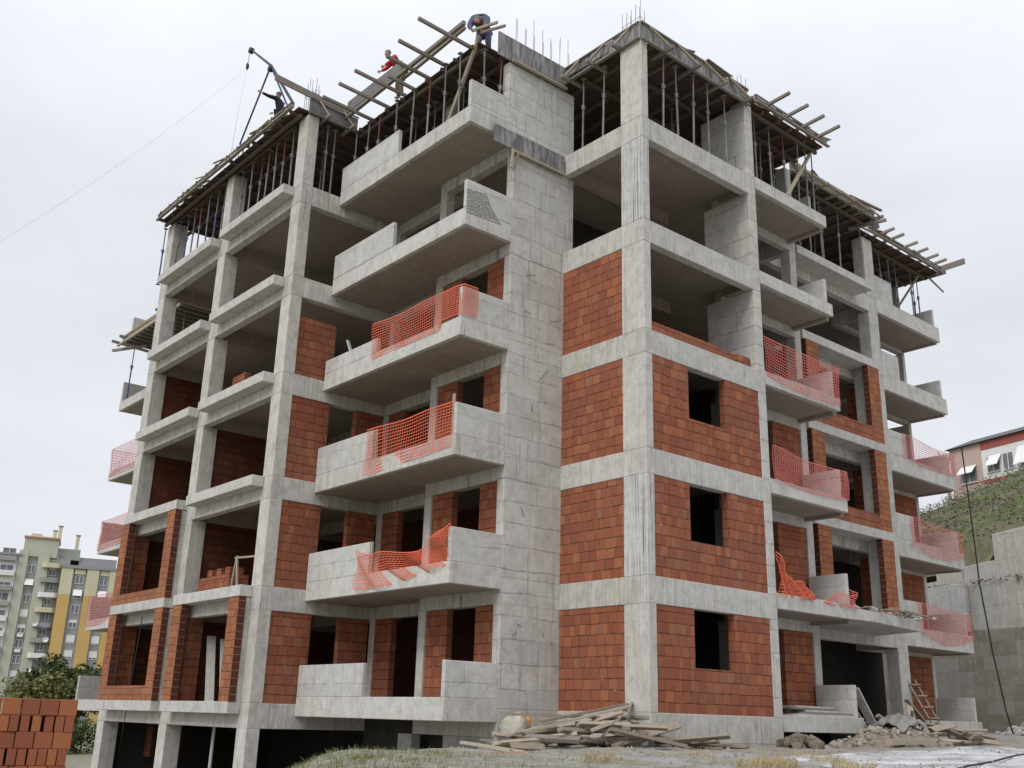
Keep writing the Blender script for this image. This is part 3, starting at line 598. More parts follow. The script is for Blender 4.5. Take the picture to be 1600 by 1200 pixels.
# ------------------------------------------------------------------ steel props
def make_prop(h, mat, mat2):
    r = empty('steel_prop')
    MB().tube([(0, 0, .01), (0, 0, h*.58)], .030, 7).obj('outer_tube', mat, r); MB().tube([(0, 0, h*.5), (0, 0, h-.01)], .022, 6).obj('inner_tube', mat2, r)
    MB().tube([(0, 0, h*.56), (0, 0, h*.62)], .05, 8).bar((-.1, 0, h*.60), (.1, 0, h*.60), .018).obj('collar', mat, r)
    MB().box((-.07, -.07, 0), (.07, .07, .012)).obj('base_plate', mat2, r); MB().box((-.07, -.07, h-.012), (.07, .07, h)).obj('head_plate', mat2, r); return r
PH = 17.44-15.1
protos = [make_prop(PH, STEEL, STEEL), make_prop(PH, STEEL, STEELR), make_prop(PH, STEELB, STEEL)]
used = set(); PG = 'steel props holding up the roof formwork'
def prop(x, y, z, kind, label, h=None, lean=(0, 0)):
    o = protos[kind]
    if kind in used: o = copy_tree(o)
    used.add(kind); o.location = (x, y, z); o.rotation_euler = (lean[0], lean[1], 0)
    if h: o.scale = (1, 1, h/PH)
    tag(o, label, 'prop', PG)
rg = random.Random(5)
KN = ['grey prop', 'red-tubed prop', 'bluish prop']
def run(pts, where, z=15.1, h=None, kinds=(0, 0, 1)):
    for i, (x, y) in enumerate(pts):
        k = kinds[i % len(kinds)]; prop(x, y, z, k, '%s %s, %s from the left' % (KN[k], where, ORD[i]), h, (rg.uniform(-.02, .02), rg.uniform(-.02, .02)))
run([(.12, 2.35), (.12, 1.55)], 'between the blank wall and the corner column', kinds=(0,))
run([(1.0, .12), (1.62, .12), (2.28, .12), (2.95, .12), (3.75, .12)], 'on the front beam right of the corner column', kinds=(0,))
run([(1.2, 1.5), (2.1, 1.7), (3.1, 1.6), (3.9, 2.2), (2.6, 3.0)], 'deeper behind the front beam right of the corner column', kinds=(0,))
run([(5.35, .25), (6.1, .25), (6.85, .25), (7.5, .25), (8.0, .25), (8.35, .25)], 'along the near right top balcony edge', z=15.16, h=2.3, kinds=(0, 0, 1))
run([(5.7, 1.0), (6.6, 1.0), (7.3, 1.0)], 'further back on the near right top balcony', z=15.1, kinds=(1, 0))
run([(9.7, 1.9), (10.1, 2.0), (10.6, 1.9), (11.3, 1.9), (11.7, 2.1), (12.4, 1.9), (13.8, 1.85)], 'on the top ledge of the right-hand bay', kinds=(0,))
run([(10.3, 3.2), (12.0, 3.2), (13.2, 3.4)], 'inside the top storey of the right-hand bay', kinds=(0, 1))
run([(16.6, 2.7), (17.4, 2.8), (17.9, 2.75), (18.3, 3.4), (18.9, 2.7), (19.2, 3.5), (19.6, 2.8), (20.0, 3.2)], 'on the far right top balcony', z=15.1, kinds=(0, 2))
run([(-3.2, 9.2), (-3.2, 8.55), (-3.2, 7.9), (-3.2, 6.9), (-3.18, 6.15), (-3.2, 5.3), (-3.2, 4.5), (-3.2, 3.8)], 'along the top left balcony edge', z=15.1, kinds=(0, 0, 1))
run([(-2.8, 3.2), (-2.3, 3.2)], 'behind the peak parapet', z=15.1, kinds=(0, 1))
run([(-2.3, 8.8), (-2.2, 7.4), (-2.3, 6.2), (-2.2, 5.0)], 'further back on the top left balcony', z=15.1, kinds=(0,))
run([(-4.0, 9.62), (-3.75, 9.62)], 'on the beam beside the left wing corner column', kinds=(0,))
run([(-4.65, 14.1), (-4.7, 13.3), (-4.65, 12.8), (-4.7, 12.2), (-4.7, 11.6), (-4.7, 11.1), (-4.7, 10.5)], 'in the nearer top opening of the left wing', kinds=(0, 0, 1))
run([(-4.7, 19.3), (-4.65, 18.6), (-4.7, 17.9), (-4.7, 17.3), (-4.7, 16.6), (-4.7, 16.0), (-4.7, 15.4)], 'in the farther top opening of the left wing', kinds=(0, 2, 0, 1))
run([(-3.6, 13.4), (-3.6, 12.0), (-3.5, 10.8)], 'inside the nearer top opening of the left wing', kinds=(0,))
run([(-3.6, 18.6), (-3.4, 17.2), (-3.6, 15.9)], 'inside the farther top opening of the left wing', kinds=(2,))
prop(-4.86, 20.26, 15.1, 2, 'bluish steel prop standing outside the far corner column of the left wing')
run([(-3.3, 26.4), (-3.2, 24.4), (-3.2, 22.9), (-3.25, 22.3), (-3.2, 21.5)], 'under the small far left deck', z=12.1, h=2.66, kinds=(2, 0))
# ------------------------------------------------------------------ orange safety nets
NG = 'orange plastic safety nets tied across balcony openings'
def net(path, z0, z1, label, sag=0., seed=0, mat=NET, rows=13, dx=.105, lower=None, crumple=0.):
    """path: list of (x,y); z0/z1 functions of 0..1 or numbers"""
    rg = random.Random(seed); P = [Vector((x, y, 0)) for x, y in path]; seg = [(P[i+1]-P[i]).length for i in range(len(P)-1)]; Lt = sum(seg)
    def at(t):
        d = t*Lt
        for i, s in enumerate(seg):
            if d <= s or i == len(seg)-1: return P[i]+(P[i+1]-P[i])*(d/s)
            d -= s
    f0 = z0 if callable(z0) else (lambda t: z0); f1 = z1 if callable(z1) else (lambda t: z1)
    n = max(2, int(Lt/dx)); nrm = Vector((-(P[-1]-P[0]).y, (P[-1]-P[0]).x, 0)).normalized()
    ph = [rg.uniform(0, 6) for _ in range(4)]
    def pt(i, j):
        t = i/n; s = j/rows; b = at(t); a0, a1 = f0(t), f1(t)
        z = a0+(a1-a0)*s-sag*math.sin(math.pi*t)*(s-.0)*.6-crumple*.25*math.sin(t*9+ph[0])*s
        off = .03*math.sin(t*7+ph[1])+.02*math.sin(s*5+t*11+ph[2])+crumple*.12*math.sin(t*23+s*7+ph[3])
        return b+nrm*off+Vector((0, 0, z))
    c = at(.5); c.z = f0(.5); m = MB(); w = .011
    g_ = [[pt(i, j)-c for j in range(rows+1)] for i in range(n+1)]
    for j in range(rows+1):
        for i in range(0, n):
            m.bar(g_[i][j], g_[i+1][j], .006, w*(2.2 if j in (0, rows) else 1.35))
    for i in range(n+1):
        for j in range(rows): m.bar(g_[i][j], g_[i][j+1], .005, w*.75)
    o = m.obj('safety_net', mat); o.location = c; return tag(o, label, 'safety net', NG)
net([(-3.46, 6.85), (-3.46, 3.1)], lambda t: T[3]-.22+.16*t, lambda t: T[3]+1.02, 'orange net tightly tied across the third-floor left balcony, corner post at its right', .04, 1)
net([(-3.47, 6.95), (-3.46, 3.2), (-3.40, 2.93), (-2.95, 2.94)], lambda t: T[4]-.05+(.1 if t < .7 else .32), lambda t: T[4]+1.05, 'orange net wrapped round the corner of the highest netted left balcony', .05, 2)
net([(-3.48, 6.9), (-3.47, 3.0)], lambda t: T[2]-.18+.30*max(0, t-.35)*1.6, lambda t: T[2]+.95-.25*math.sin(min(1, t*1.35)*math.pi), 'sagging tangled orange net on the lowest netted left balcony', .35, 3, crumple=.55)
net([(4.92, -.04), (8.58, -.05), (8.60, .4)], lambda t: T[4]-.05-.2*math.sin(math.pi*t*.9), lambda t: T[4]+.98+.1*(1-t), 'pinkish orange net across the upper netted balcony right of the corner face', .1, 4, NETP)
net([(4.95, -.04), (8.58, -.05), (8.60, .3)], lambda t: T[3]+.05-.1*math.sin(math.pi*t), lambda t: T[3]+.85+.12*(1-t), 'pinkish orange net across the middle netted balcony right of the corner face', .15, 5, NETP)
net([(4.95, -.04), (6.5, -.02)], lambda t: T[2]+.02, lambda t: T[2]+1.0-.85*t, 'torn bright orange net slumped at the left end of the lower right balcony', .2, 6, crumple=.5)
net([(7.0, -.03), (8.58, -.04), (8.6, .5)], lambda t: T[2]-.03, lambda t: T[2]+.12+.5*t, 'scrap of pink net hanging at the right end of the lower right balcony', .1, 7, NETP, rows=6, crumple=.3)
for k, lb in ((4, 'highest'), (3, 'middle'), (2, 'lowest')):
    net([(16.4, 2.36), (20.24, 2.35), (20.26, 3.7)], lambda t, k=k: T[k]-(.1 if k == 4 else .35)*math.sin(math.pi*min(1, t*1.3)) + (.1 if k == 4 else .1*t), lambda t, k=k: T[k]+1.0-.12*t, '%s pinkish net on the far right balconies' % lb, .12, 10+k, NETP, rows=11)
for k, lb in ((4, 'highest'), (3, 'middle'), (2, 'lowest')):
    net([(-3.46, 20.4), (-3.47, 26.8), (-1.6, 26.82)], lambda t, k=k: T[k]-(.05+.12*min(1, t*1.4)), lambda t, k=k: T[k]+1.0, '%s pinkish net on the far left balconies' % lb, .03, 20+k, NETP, rows=11)
# posts that carry nets
for i, (p, h, lb) in enumerate([((-3.38, 3.15, T[3]+.2), 1.05, 'pale timber stake at the right end of the third-floor left balcony net'), ((-3.38, 6.5, T[3]+.2), .8, 'timber stake at the left end of the third-floor left balcony net'), ((-3.38, 6.35, T[2]+.2), .8, 'timber stake at the left end of the sagging net')]):
    timber(p, (p[0], p[1]+.02, p[2]+h), .06, .05, lb, WOODL, 'timber_stake', 'stakes that carry the nets', 'stake')
timber((-3.0, 8.5, T[4]+.3), (-3.1, 8.9, T[4]+1.2), .10, .05, 'short leaning plank on the left balcony above the parapet', CONCD, 'leaning_plank', None, 'plank')
# ------------------------------------------------------------------ workers
SKIN = plain('skin', (.42, .24, .17), .6, .05); DKCL = plain('dark_clothing', (.025, .027, .04), .85, .2); RED = plain('red_cloth', (.55, .03, .04), .8, .15); BLUEG = plain('blue_grey_cloth', (.10, .105, .16), .85, .25); GREYC = plain('grey_cap_cloth', (.17, .17, .17), .8, .2); KHAKI = plain('khaki_cloth', (.19, .15, .09), .85, .2)
def skin(name, verts, edges, mat, parent, sub=2):
    me = bpy.data.meshes.new(name); me.from_pydata([v[:3] for v in verts], edges, []); me.materials.append(mat)
    o = bpy.data.objects.new(name, me); COL.objects.link(o); o.parent = parent
    md = o.modifiers.new('Skin', 'SKIN'); md.use_smooth_shade = True
    for i, v in enumerate(verts):
        r = v[3]; me.skin_vertices[0].data[i].radius = r if isinstance(r, tuple) else (r, r)
    me.skin_vertices[0].data[0].use_root = True
    s = o.modifiers.new('Sub', 'SUBSURF'); s.levels = sub; s.render_levels = sub
    return o
def person(loc, rz, pose, body, legsm, headm, capm, label, bulk=1.):
    r = empty('person', loc, rz, label, 'person'); J = pose
    v = [J['pel']+(.135*bulk,), J['waist']+(.125*bulk,), J['chest']+(.155*bulk,), J['neck']+(.06*bulk,)]
    e = [(0, 1), (1, 2), (2, 3)]
    for s in 'lr':
        n = len(v); v += [J['sh'+s]+(.07,), J['el'+s]+(.05,), J['wr'+s]+(.035,)]; e += [(2, n), (n, n+1), (n+1, n+2)]
    n0 = len(v)
    for s in 'lr':
        n = len(v); v += [J['hip'+s]+(.105,), J['kn'+s]+(.07,), J['an'+s]+(.048,), J['toe'+s]+(.045,)]; e += [(0, n), (n, n+1), (n+1, n+2), (n+2, n+3)]
    b = skin('body', [q[:3]+(q[3]*.86,) for q in v], e, headm, r)
    jv = [J['pel'][:2]+(J['pel'][2]+.03, .15*bulk), J['waist']+(.145*bulk,), J['chest']+(.175*bulk,), tuple(Vector(J['chest']).lerp(Vector(J['neck']), .7))+(.085*bulk,)]; je = [(0, 1), (1, 2), (2, 3)]
    for s in 'lr':
        n = len(jv); jv += [J['sh'+s]+(.085*bulk,), J['el'+s]+(.062*bulk,), tuple(Vector(J['el'+s]).lerp(Vector(J['wr'+s]), .9))+(.045,)]; je += [(2, n), (n, n+1), (n+1, n+2)]
    skin('jacket', jv, je, body, r)
    for s in 'lr':
        w = Vector(J['wr'+s]); d = (w-Vector(J['el'+s])).normalized(); a = d.cross(Vector((0, 1, .3))).normalized()
        hv = [tuple(w)+(.032,), tuple(w+d*.07)+(.036,)]; he = [(0, 1)]
        for q in range(4):
            k = len(hv); o_ = a*((q-1.5)*.021); hv += [tuple(w+d*.10+o_)+(.011,), tuple(w+d*(.145-.01*abs(q-1.5))+o_+Vector((0, 0, -.015)))+(.009,)]; he += [(1, k), (k, k+1)]
        k = len(hv); hv += [tuple(w+d*.055+a*.05)+(.012,), tuple(w+d*.09+a*.065)+(.010,)]; he += [(1, k), (k, k+1)]
        skin('hand', hv, he, headm, r, 1)
    # trousers
    tv = [J['pel']+(.15,)]; te = []
    for s in 'lr':
        n = len(tv); tv += [J['hip'+s]+(.125,), J['kn'+s]+(.09,), J['an'+s]+(.068,)]; te += [(0, n), (n, n+1), (n+1, n+2)]
    skin('trousers', tv, te, legsm, r)
    h = Vector(J['head']); fd = Vector(J.get('face', (1, 0, 0))).normalized()
    mb = MB().blob(h, (.085, .08, .115), 3, 3, .02); mb.blob(h+fd*.088+Vector((0, 0, -.01)), (.018, .014, .022), 1, 1, .05)
    sd_ = fd.cross(Vector((0, 0, 1))).normalized()
    for q in (-1, 1): mb.blob(h+sd_*(q*.082), (.014, .014, .028), 1, 1, .05)
    hd = mb.obj('head', headm, r, smooth=True)
    em = MB()
    for q in (-1, 1): em.blob(h+fd*.078+sd_*(q*.03)+Vector((0, 0, .018)), (.012, .012, .009), 1, 1, 0)
    em.blob(h+fd*.078+Vector((0, 0, -.052)), (.012, .025, .006), 1, 1, 0); em.obj('eyes_and_mouth', DKCL, hd)
    MB().blob(h+Vector((0, 0, .035))-fd*.012, (.096, .092, .098), 5, 3, .03).obj('cap', capm, r, smooth=True)
    return r
P1 = dict(pel=(0, 0, .9), waist=(.02, 0, 1.08), chest=(.06, 0, 1.32), neck=(.10, 0, 1.5), head=(.15, 0, 1.64), shl=(.07, .17, 1.40), ell=(.22, .40, 1.36), wrl=(.40, .60, 1.42), shr=(.07, -.17, 1.40), elr=(.22, -.26, 1.18), wrr=(.42, -.20, 1.14),
          hipl=(0, .10, .86), knl=(.05, .11, .48), anl=(0, .12, .08), toel=(.15, .13, .05), hipr=(0, -.10, .86), knr=(.08, -.11, .48), anr=(.0, -.12, .08), toer=(.15, -.13, .05))
person((-4.7, 11.7, 17.68), R(120), P1, DKCL, DKCL, SKIN, GREYC, 'worker in dark clothes at the roof edge gripping the hoist frame with an outstretched arm')
P2 = dict(P1, waist=(.10, 0, 1.05), chest=(.28, 0, 1.24), neck=(.40, 0, 1.36), head=(.50, 0, 1.44), shl=(.30, .17, 1.28), shr=(.30, -.17, 1.28), ell=(.45, .22, 1.04), wrl=(.62, .18, .86), elr=(.45, -.22, 1.04), wrr=(.62, -.18, .88), face=(.9, 0, -.4))
person((-2.9, 7.3, 17.85), R(165), P2, RED, KHAKI, SKIN, GREYC, 'worker in red top and grey cap stooping behind the roof timbers')
P3 = dict(pel=(0, 0, .92), waist=(.18, 0, 1.08), chest=(.46, 0, 1.08), neck=(.62, 0, .90), head=(.72, 0, .78), shl=(.50, .19, .98), ell=(.58, .25, .72), wrl=(.70, .16, .50), shr=(.50, -.19, .98), elr=(.60, -.26, .72), wrr=(.72, -.16, .50),
          hipl=(0, .12, .84), knl=(.10, .16, .46), anl=(-.02, .17, .08), toel=(.13, .19, .05), hipr=(0, -.12, .84), knr=(.10, -.16, .46), anr=(-.02, -.17, .08), toer=(.13, -.19, .05), face=(.3, 0, -1))
person((-2.4, 3.85, 17.68), R(215), P3, BLUEG, BLUEG, SKIN, GREYC, 'worker in blue-grey clothes bent double on the roof peak', 1.5)
# ------------------------------------------------------------------ roof hoist
H = empty('roof_hoist', (-5.2, 12.2, 17.8), 0, 'dark steel pivot-arm hoist standing on the left wing roof edge', 'hoist')
def hl(p): return (p[0]+5.2, p[1]-12.2, p[2]-17.8)
MB().tube([hl((-5.2, 13.49, 21.78)), hl((-5.2, 11.71, 20.2)), hl((-5.15, 9.9, 17.9))], [.035, .05, .05], 7).obj('boom', DARKM, H)
MB().tube([hl((-5.2, 13.49, 18.0)), hl((-5.2, 11.8, 20.15))], .032, 6).obj('leg', STEELB, H); MB().tube([hl((-4.6, 10.9, 18.0)), hl((-5.15, 11.75, 20.15))], .032, 6).obj('leg', STEELB, H)
MB().tube([hl((-5.27, 13.5, 21.76)), hl((-5.13, 13.5, 21.76))], .11, 12).obj('pulley', DARKM, H); MB().tube([hl((-5.27, 11.75, 20.1)), hl((-5.13, 11.75, 20.1))], .10, 10).obj('bracket', DARKM, H)
MB().tube([hl((-5.2, 13.6, 21.7)), hl((-5.2, 13.65, 21.3))], .01, 4).blob(hl((-5.2, 13.65, 21.2)), (.06, .06, .14), 2, 2, .1).obj('hook_block', DARKM, H)
def cable(name, pts, r, mat, label, cat='cable', grp=None, k=5):
    c = Vector(pts[0]); o = MB().tube([Vector(p)-c for p in pts], r, k).obj(name, mat, smooth=True); o.location = c; return tag(o, label, cat, grp)
def sagline(a, b, n, s): a, b = Vector(a), Vector(b); return [a+(b-a)*(i/n)-Vector((0, 0, s*math.sin(math.pi*i/n))) for i in range(n+1)]
WIREM = plain('thin_wire', (.62, .63, .66), .5, .1)
cable('hoist_rope', sagline((-5.2, 13.65, 21.1), (-16.9, 4.2, 4.5), 16, .5), .0045, WIREM, 'thin slack rope running from the hoist tip down to the lower left')
cable('hoist_rope', [(-5.2, 13.66, 21.1), (-5.22, 13.9, 19.6), (-5.25, 14.0, 17.9)], .006, WIREM, 'thin rope dropping from the hoist tip to the wing roof edge')
cable('power_cable', [(20.6, 2.2, 10.3), (20.62, 2.15, 8), (20.6, 2.1, 5), (20.7, 1.95, 2.5), (20.9, 1.8, .5), (21.0, 1.7, -.25)], .028, CABLE, 'thick black cable hanging past the far right balconies to the ground')
# ------------------------------------------------------------------ things on floors of the block
def brick_heap(name, loc, nx_, ny_, nz_, label, rz=0, miss=.15, seed=1):
    r = empty(name, loc, rz, label, 'bricks'); rg = random.Random(seed); m = MB()
    for k in range(nz_):
        for i in range(nx_):
            for j in range(ny_):
                if k == nz_-1 and rg.random() < .4: continue
                o = rg.uniform(-.01, .01); m.box((i*.205+o, j*.30+o, k*.2), (i*.205+.195+o, j*.30+.285+o, k*.2+.19))
    m.obj('brick_rows', BRICK, r); return r
brick_heap('brick_stack', (-4.2, 13.2, T[4]), 4, 3, 5, 'brick stack inside the left wing opening one floor above the plain brick partition', 0, seed=2)
brick_heap('brick_stack', (-4.4, 12.3, T[2]), 3, 7, 4, 'brick stack inside the left wing opening above the brick-framed bay', 0, seed=3)
m = empty('timber_trestle', (-4.6, 11.3, T[2]), 0, 'small timber trestle beside the bricks in the left wing opening', 'trestle')
for a, b_ in (((0, 0, 0), (0, .2, 1.0)), ((0, .4, 0), (0, .2, 1.0)), ((.05, -1.4, 0), (.05, -1.3, .9))): MB().bar(a, b_, .05).obj('leg', WOODL, m)
MB().bar((0, .3, .95), (.05, -1.6, .85), .05).obj('rail', WOODL, m)
for i, (a, b_) in enumerate([((-4.3, 12.9, T[1]), (-4.0, 13.9, T[1]+1.9)), ((-4.1, 12.4, T[1]), (-3.8, 13.4, T[1]+1.8))]):
    timber(a, b_, .25, .04, ['pale board leaning inside the brick-framed ground opening, farther one', 'pale board leaning inside the brick-framed ground opening, nearer one'][i], CONCD, 'leaning_board', 'boards leaning inside the left wing', 'board')
# debris on the canopy
DB = empty('canopy_debris', (10.8, .55, T[2]-.02), 0, 'heap of timber scraps and rubble lying on the entrance canopy', 'debris')
rg = random.Random(9); m = MB()
for i in range(26):
    x = rg.uniform(-2.2, 2.4); y = rg.uniform(-.7, .5)+.12*x; a = rg.uniform(-.5, .5); l = rg.uniform(.3, 1.1); m.bar((x, y, .03+rg.uniform(0, .15)), (x+l*math.cos(a), y+l*math.sin(a)*.5, .05+rg.uniform(0, .18)), .08, .03)
m.obj('scraps', WOODD, DB); m = MB()
for i in range(22): m.blob((rg.uniform(-2.2, 2.3), rg.uniform(-.6, .3), .06), (rg.uniform(.04, .14), rg.uniform(.04, .12), rg.uniform(.03, .08)), i, 1, .3)
m.obj('rubble', CONCD, DB)
# boards stacked on the lowest right balcony
for i in range(5):
    o = MB().box((0, 0, 0), (2.6-.2*i, .5, .045)).obj('shutter_board', WOOD if i % 2 else CONCD); o.location = (5.6+.25*(i % 3), .05+.03*i, .065+.05*i); o.rotation_euler = (0, 0, .02*i)
    tag(o, 'grey form board in the flat pile on the lowest right balcony, %s from the bottom' % ORD[i], 'board', 'boards piled on the lowest right balcony')
for i, (a, b_, w) in enumerate([((10.4, 1.1, -.25), (9.75, 1.5, .95), .42), ((9.65, .3, -.3), (8.75, .35, .85), .28)]):
    timber(a, b_, w, .04, ['wide pale board leaning in the dark entrance', 'narrow board leaning on the end of the lowest right balcony'][i], CONCD, 'leaning_board', 'boards leaning by the entrance', 'board')
# ladder
LD = empty('wooden_ladder', (15.9, 1.9, -.35), 0, 'pale home-made timber ladder leaning by the right-hand column', 'ladder')
for s in (0, .52): MB().bar((s, -.1, 0), (s-.55, .55, 1.75), .075, .05).obj('rail', WOODL, LD)
for q in range(5): f = (q+.5)/5; MB().bar((-.55*f-.04, -.1+.65*f-.03, 1.75*f), (.52-.55*f+.04, -.1+.65*f-.03, 1.75*f+.02), .14, .04).obj('rung', WOODL, LD)
# hanging pieces in basement
timber((-4.2, 12.6, -.64), (-4.2, 12.62, -1.75), .12, .04, 'pale strip of board hanging in the basement opening', CONCD, 'hanging_board', None, 'board')
for i, y in enumerate((19.0, 16.9)): timber((-3.4, y, -.64), (-3.4, y, -1.7), .5, .1, 'reddish clay duct hanging in the basement, %s one' % ['farther', 'nearer'][i], BRICKIN, 'hanging_duct', 'ducts hanging in the basement', 'duct')
cable('lamp_flex', [(-4.9, 17.2, 2.6), (-4.9, 17.5, -.5), (-4.9, 17.6, -1.6)], .015, CABLE, 'thin dark flex hanging down the outer bay of the left wing')
DR = empty('rusty_drum', (-4.7, 17.6, -3.1), 0, 'rusty brown drum at the foot of the farthest basement opening', 'drum'); MB().tube([(0, 0, 0), (0, 0, .3), (0, 0, .32), (0, 0, .6), (0, 0, .62), (0, 0, .95)], [.32, .32, .335, .335, .32, .32], 18).obj('shell', plain('rust', (.2, .1, .04), .9, .3), DR); MB().tube([(0, 0, .95), (0, 0, .97)], .28, 18).obj('lid', plain('rust_lid', (.14, .08, .05), .9, .3), DR)
# ------------------------------------------------------------------ scrap timber piles (each plank a thing)
def pile(cx, cy, n, seed, group, where, base_='left', spread=(2.6, .7), hmax=.75, lens=(.9, 2.8), mat=WOODD, dirn=(1, -.25), flat=.25):
    made = []; rg = random.Random(seed); dx, dy = dirn; L_ = math.hypot(dx, dy); dx /= L_; dy /= L_
    desc = ['long pale', 'short split', 'dark weathered', 'grey nail-studded', 'thin bleached', 'thick broken-ended', 'warped brown', 'narrow sandy']
    for i in range(n):
        f = rg.uniform(-1, 1); h = hmax*(1-abs(f)**1.3)*rg.uniform(.05, 1); u_ = f*spread[0]; v_ = rg.uniform(-1, 1)*spread[1]*(1-h/hmax*.6)
        x = cx+dx*u_-dy*v_; y = cy+dy*u_+dx*v_; l = rg.uniform(*lens); a = math.atan2(dy, dx)+rg.gauss(0, .6)+(math.pi if rg.random() < .5 else 0); el = rg.gauss(0, flat)*(.4+h)
        gz = ground(x, y)+.05+h; d = Vector((math.cos(a)*math.cos(el), math.sin(a)*math.cos(el), math.sin(el)))*(l/2)
        for e in (1, -1):
            ex, ey = x+e*d.x, y+e*d.y; gz = max(gz, ground(ex, ey)+.03-e*d.z)
        o = MB().bar(-d, d, rg.uniform(.08, .21), rg.uniform(.035, .09), tw=rg.uniform(-.9, .9)).obj('scrap_plank', mat if i % 3 else WOODL if i % 2 else WOOD, bevel=.006)
        o.location = (x, y, gz); made.append((f, o, desc[rg.randrange(8)]))
    for q, (f, o, ds) in enumerate(sorted(made, key=lambda t: t[0])): tag(o, '%s plank in %s, %s counted from its left end' % (ds, where, ORD[q]), 'plank', group)
pile(-.9, .3, 46, 11, 'scrap planks heaped against the foot of the corner', 'the pile below the corner column', 'left', (2.4, .6), .62, (.6, 2.0))
def plank(p, q, w, h, lb, mat=WOODD, grp='scrap planks heaped against the foot of the corner'):
    timber(p, q, w, h, lb, mat, 'scrap_plank', grp, 'plank')
plank((-3.3, 1.0, -.55), (-.35, .3, .12), .12, .05, 'long plank rising up to the right out of the corner pile, highest of all', WOODL)
plank((-2.5, .8, -.25), (-.15, .55, .16), .12, .05, 'second rising plank crossing under the highest one', WOODD)
plank((-1.6, -.4, -.36), (-.1, -1.05, -.66), .24, .07, 'broad plank sloping down to the right end of the corner pile', WOODD)
plank((-3.1, 1.2, -.12), (-1.1, .6, -.13), .09, .06, 'level pale plank on the left of the corner pile')
plank((-4.5, .9, -.68), (-4.25, -.7, -.80), .12, .05, 'pale plank crossing on the grass left of the corner pile', WOODL)
plank((-5.4, .1, -.86), (-4.5, -1.2, -.80), .16, .06, 'reddish plank flat on the grass left of the corner pile', plain('reddish_timber', (.36, .22, .15), .85, .25))
plank((-5.9, -.2, -.90), (-5.3, -.7, -.86), .2, .07, 'pale end of a plank at the far left on the grass', WOODL)
# stone block with an orange can
st = MB().blob((0, 0, 0), (.42, .3, .36), 7, 3, .22).obj('stone_block', concrete('lime_stone', (.32, .29, .235), (.50, .46, .38), stain=1.2)); st.location = (-1.75, 2.45, -.42); st.rotation_euler = (.3, .2, .5); tag(st, 'rough cream lump of mortar standing against the blank wall behind the planks', 'rubble lump')
oc = MB().tube([(0, 0, 0), (0, 0, .2), (.01, 0, .27)], [.07, .075, .035], 8).obj('orange_can', plain('ochre_plastic', (.55, .26, .05), .6, .2)); oc.location = (-1.5, 2.35, -.42); tag(oc, 'small ochre can on top of the left end of the plank pile', 'can'); 
# right-hand debris
hp = MB(); hx0, hy0 = 8.3, -1.0
n = 26
for j in range(n+1):
    for i in range(n+1):
        x = hx0-2.7+5.4*i/n; y = hy0-1.0+2.0*j/n; r_ = math.hypot((x-hx0)/2.6, (y-hy0)/.95); hh = .50*max(0, 1-r_**1.5)*(1+.35*pn(x*2.3, y*2.3)); hp.v.append((x-hx0, y-hy0, ground(x, y)+hh-.04+.03*pn(x*9, y*9)))
hp.f = [(j*(n+1)+i, j*(n+1)+i+1, (j+1)*(n+1)+i+1, (j+1)*(n+1)+i) for j in range(n) for i in range(n)]
g = G('rubble_soil', .95); n2 = g.noise(g.P, 7, 6, .7); g.bump(g.noise(g.P, 14, 6, .75), 1., .06)
o = hp.obj('soil_heap', g.done(g.ramp(n2, [(.3, (.15, .125, .1)), (.55, (.33, .28, .235)), (.7, (.47, .44, .40))])), smooth=True); o.location = (hx0, hy0, 0); tag(o, 'low heap of soil and plaster rubble in front of the entrance', 'heap')
RB_ = o; rg = random.Random(19); m = MB()
for i in range(150):
    a = rg.uniform(0, 6.3); q = rg.random()**.6; x = math.cos(a)*q*2.6; y = math.sin(a)*q*.95; hh = .50*max(0, 1-q**1.5)*(1+.35*pn((x+hx0)*2.3, (y+hy0)*2.3)); m.blob((x, y, ground(x+hx0, y+hy0)+hh), tuple(rg.uniform(.03, .11) for _ in range(3)), i+300, 1, .4)
rpo = m.obj('rubble_pieces', plain('rubble_stone', (.27, .235, .195), .95, .4), RB_); rpo['kind'] = 'stuff'
tp = MB(); n = 16
for j in range(n+1):
    for i in range(n+1):
        a, b_ = i/n*2-1, j/n*2-1; tp.v.append((a*.95, b_*.6, .62*max(0, 1-.6*(a*a+b_*b_))+.06*math.sin(a*9+b_*5)+.05*math.sin(b_*13-a*4)))
tp.f = [(j*(n+1)+i, j*(n+1)+i+1, (j+1)*(n+1)+i+1, (j+1)*(n+1)+i) for j in range(n) for i in range(n)]
o = tp.obj('plastic_sheet', plain('milky_plastic', (.25, .24, .225), .35, .2), smooth=True); o.location = (8.9, -.85, -.22); o.scale = (.85, .9, .62); tag(o, 'crumpled grey plastic sheet thrown over the rubble heap', 'plastic sheet'); sdm = o.modifiers.new('S', 'SOLIDIFY'); sdm.thickness = .012
pile(10.9, -.8, 38, 21, 'scrap boards heaped in front of the entrance', 'the pile by the entrance', 'left', (2.3, .7), .55, (.7, 2.2), WOODD, (1, -.15), .35)
RG = 'scrap boards heaped in front of the entrance'
plank((9.6, -.9, -.35), (10.4, -.3, .5), .16, .05, 'dark board propped upright to the right of the plastic sheet', WOODD, RG)
plank((10.9, -.7, -.3), (10.3, -.3, .6), .24, .04, 'broad board leaning on the propped dark board', WOOD, RG)
plank((6.3, -2.0, -.50), (8.2, -2.0, -.47), .2, .13, 'thick pale beam with a red painted end lying in front of the heap', WOODL, RG)
RE = empty('rubble_heap', (26.0, 3.3, -.32), 0, 'small heap of broken concrete at the foot of the retaining wall', 'rubble heap')
rg = random.Random(3); m = MB()
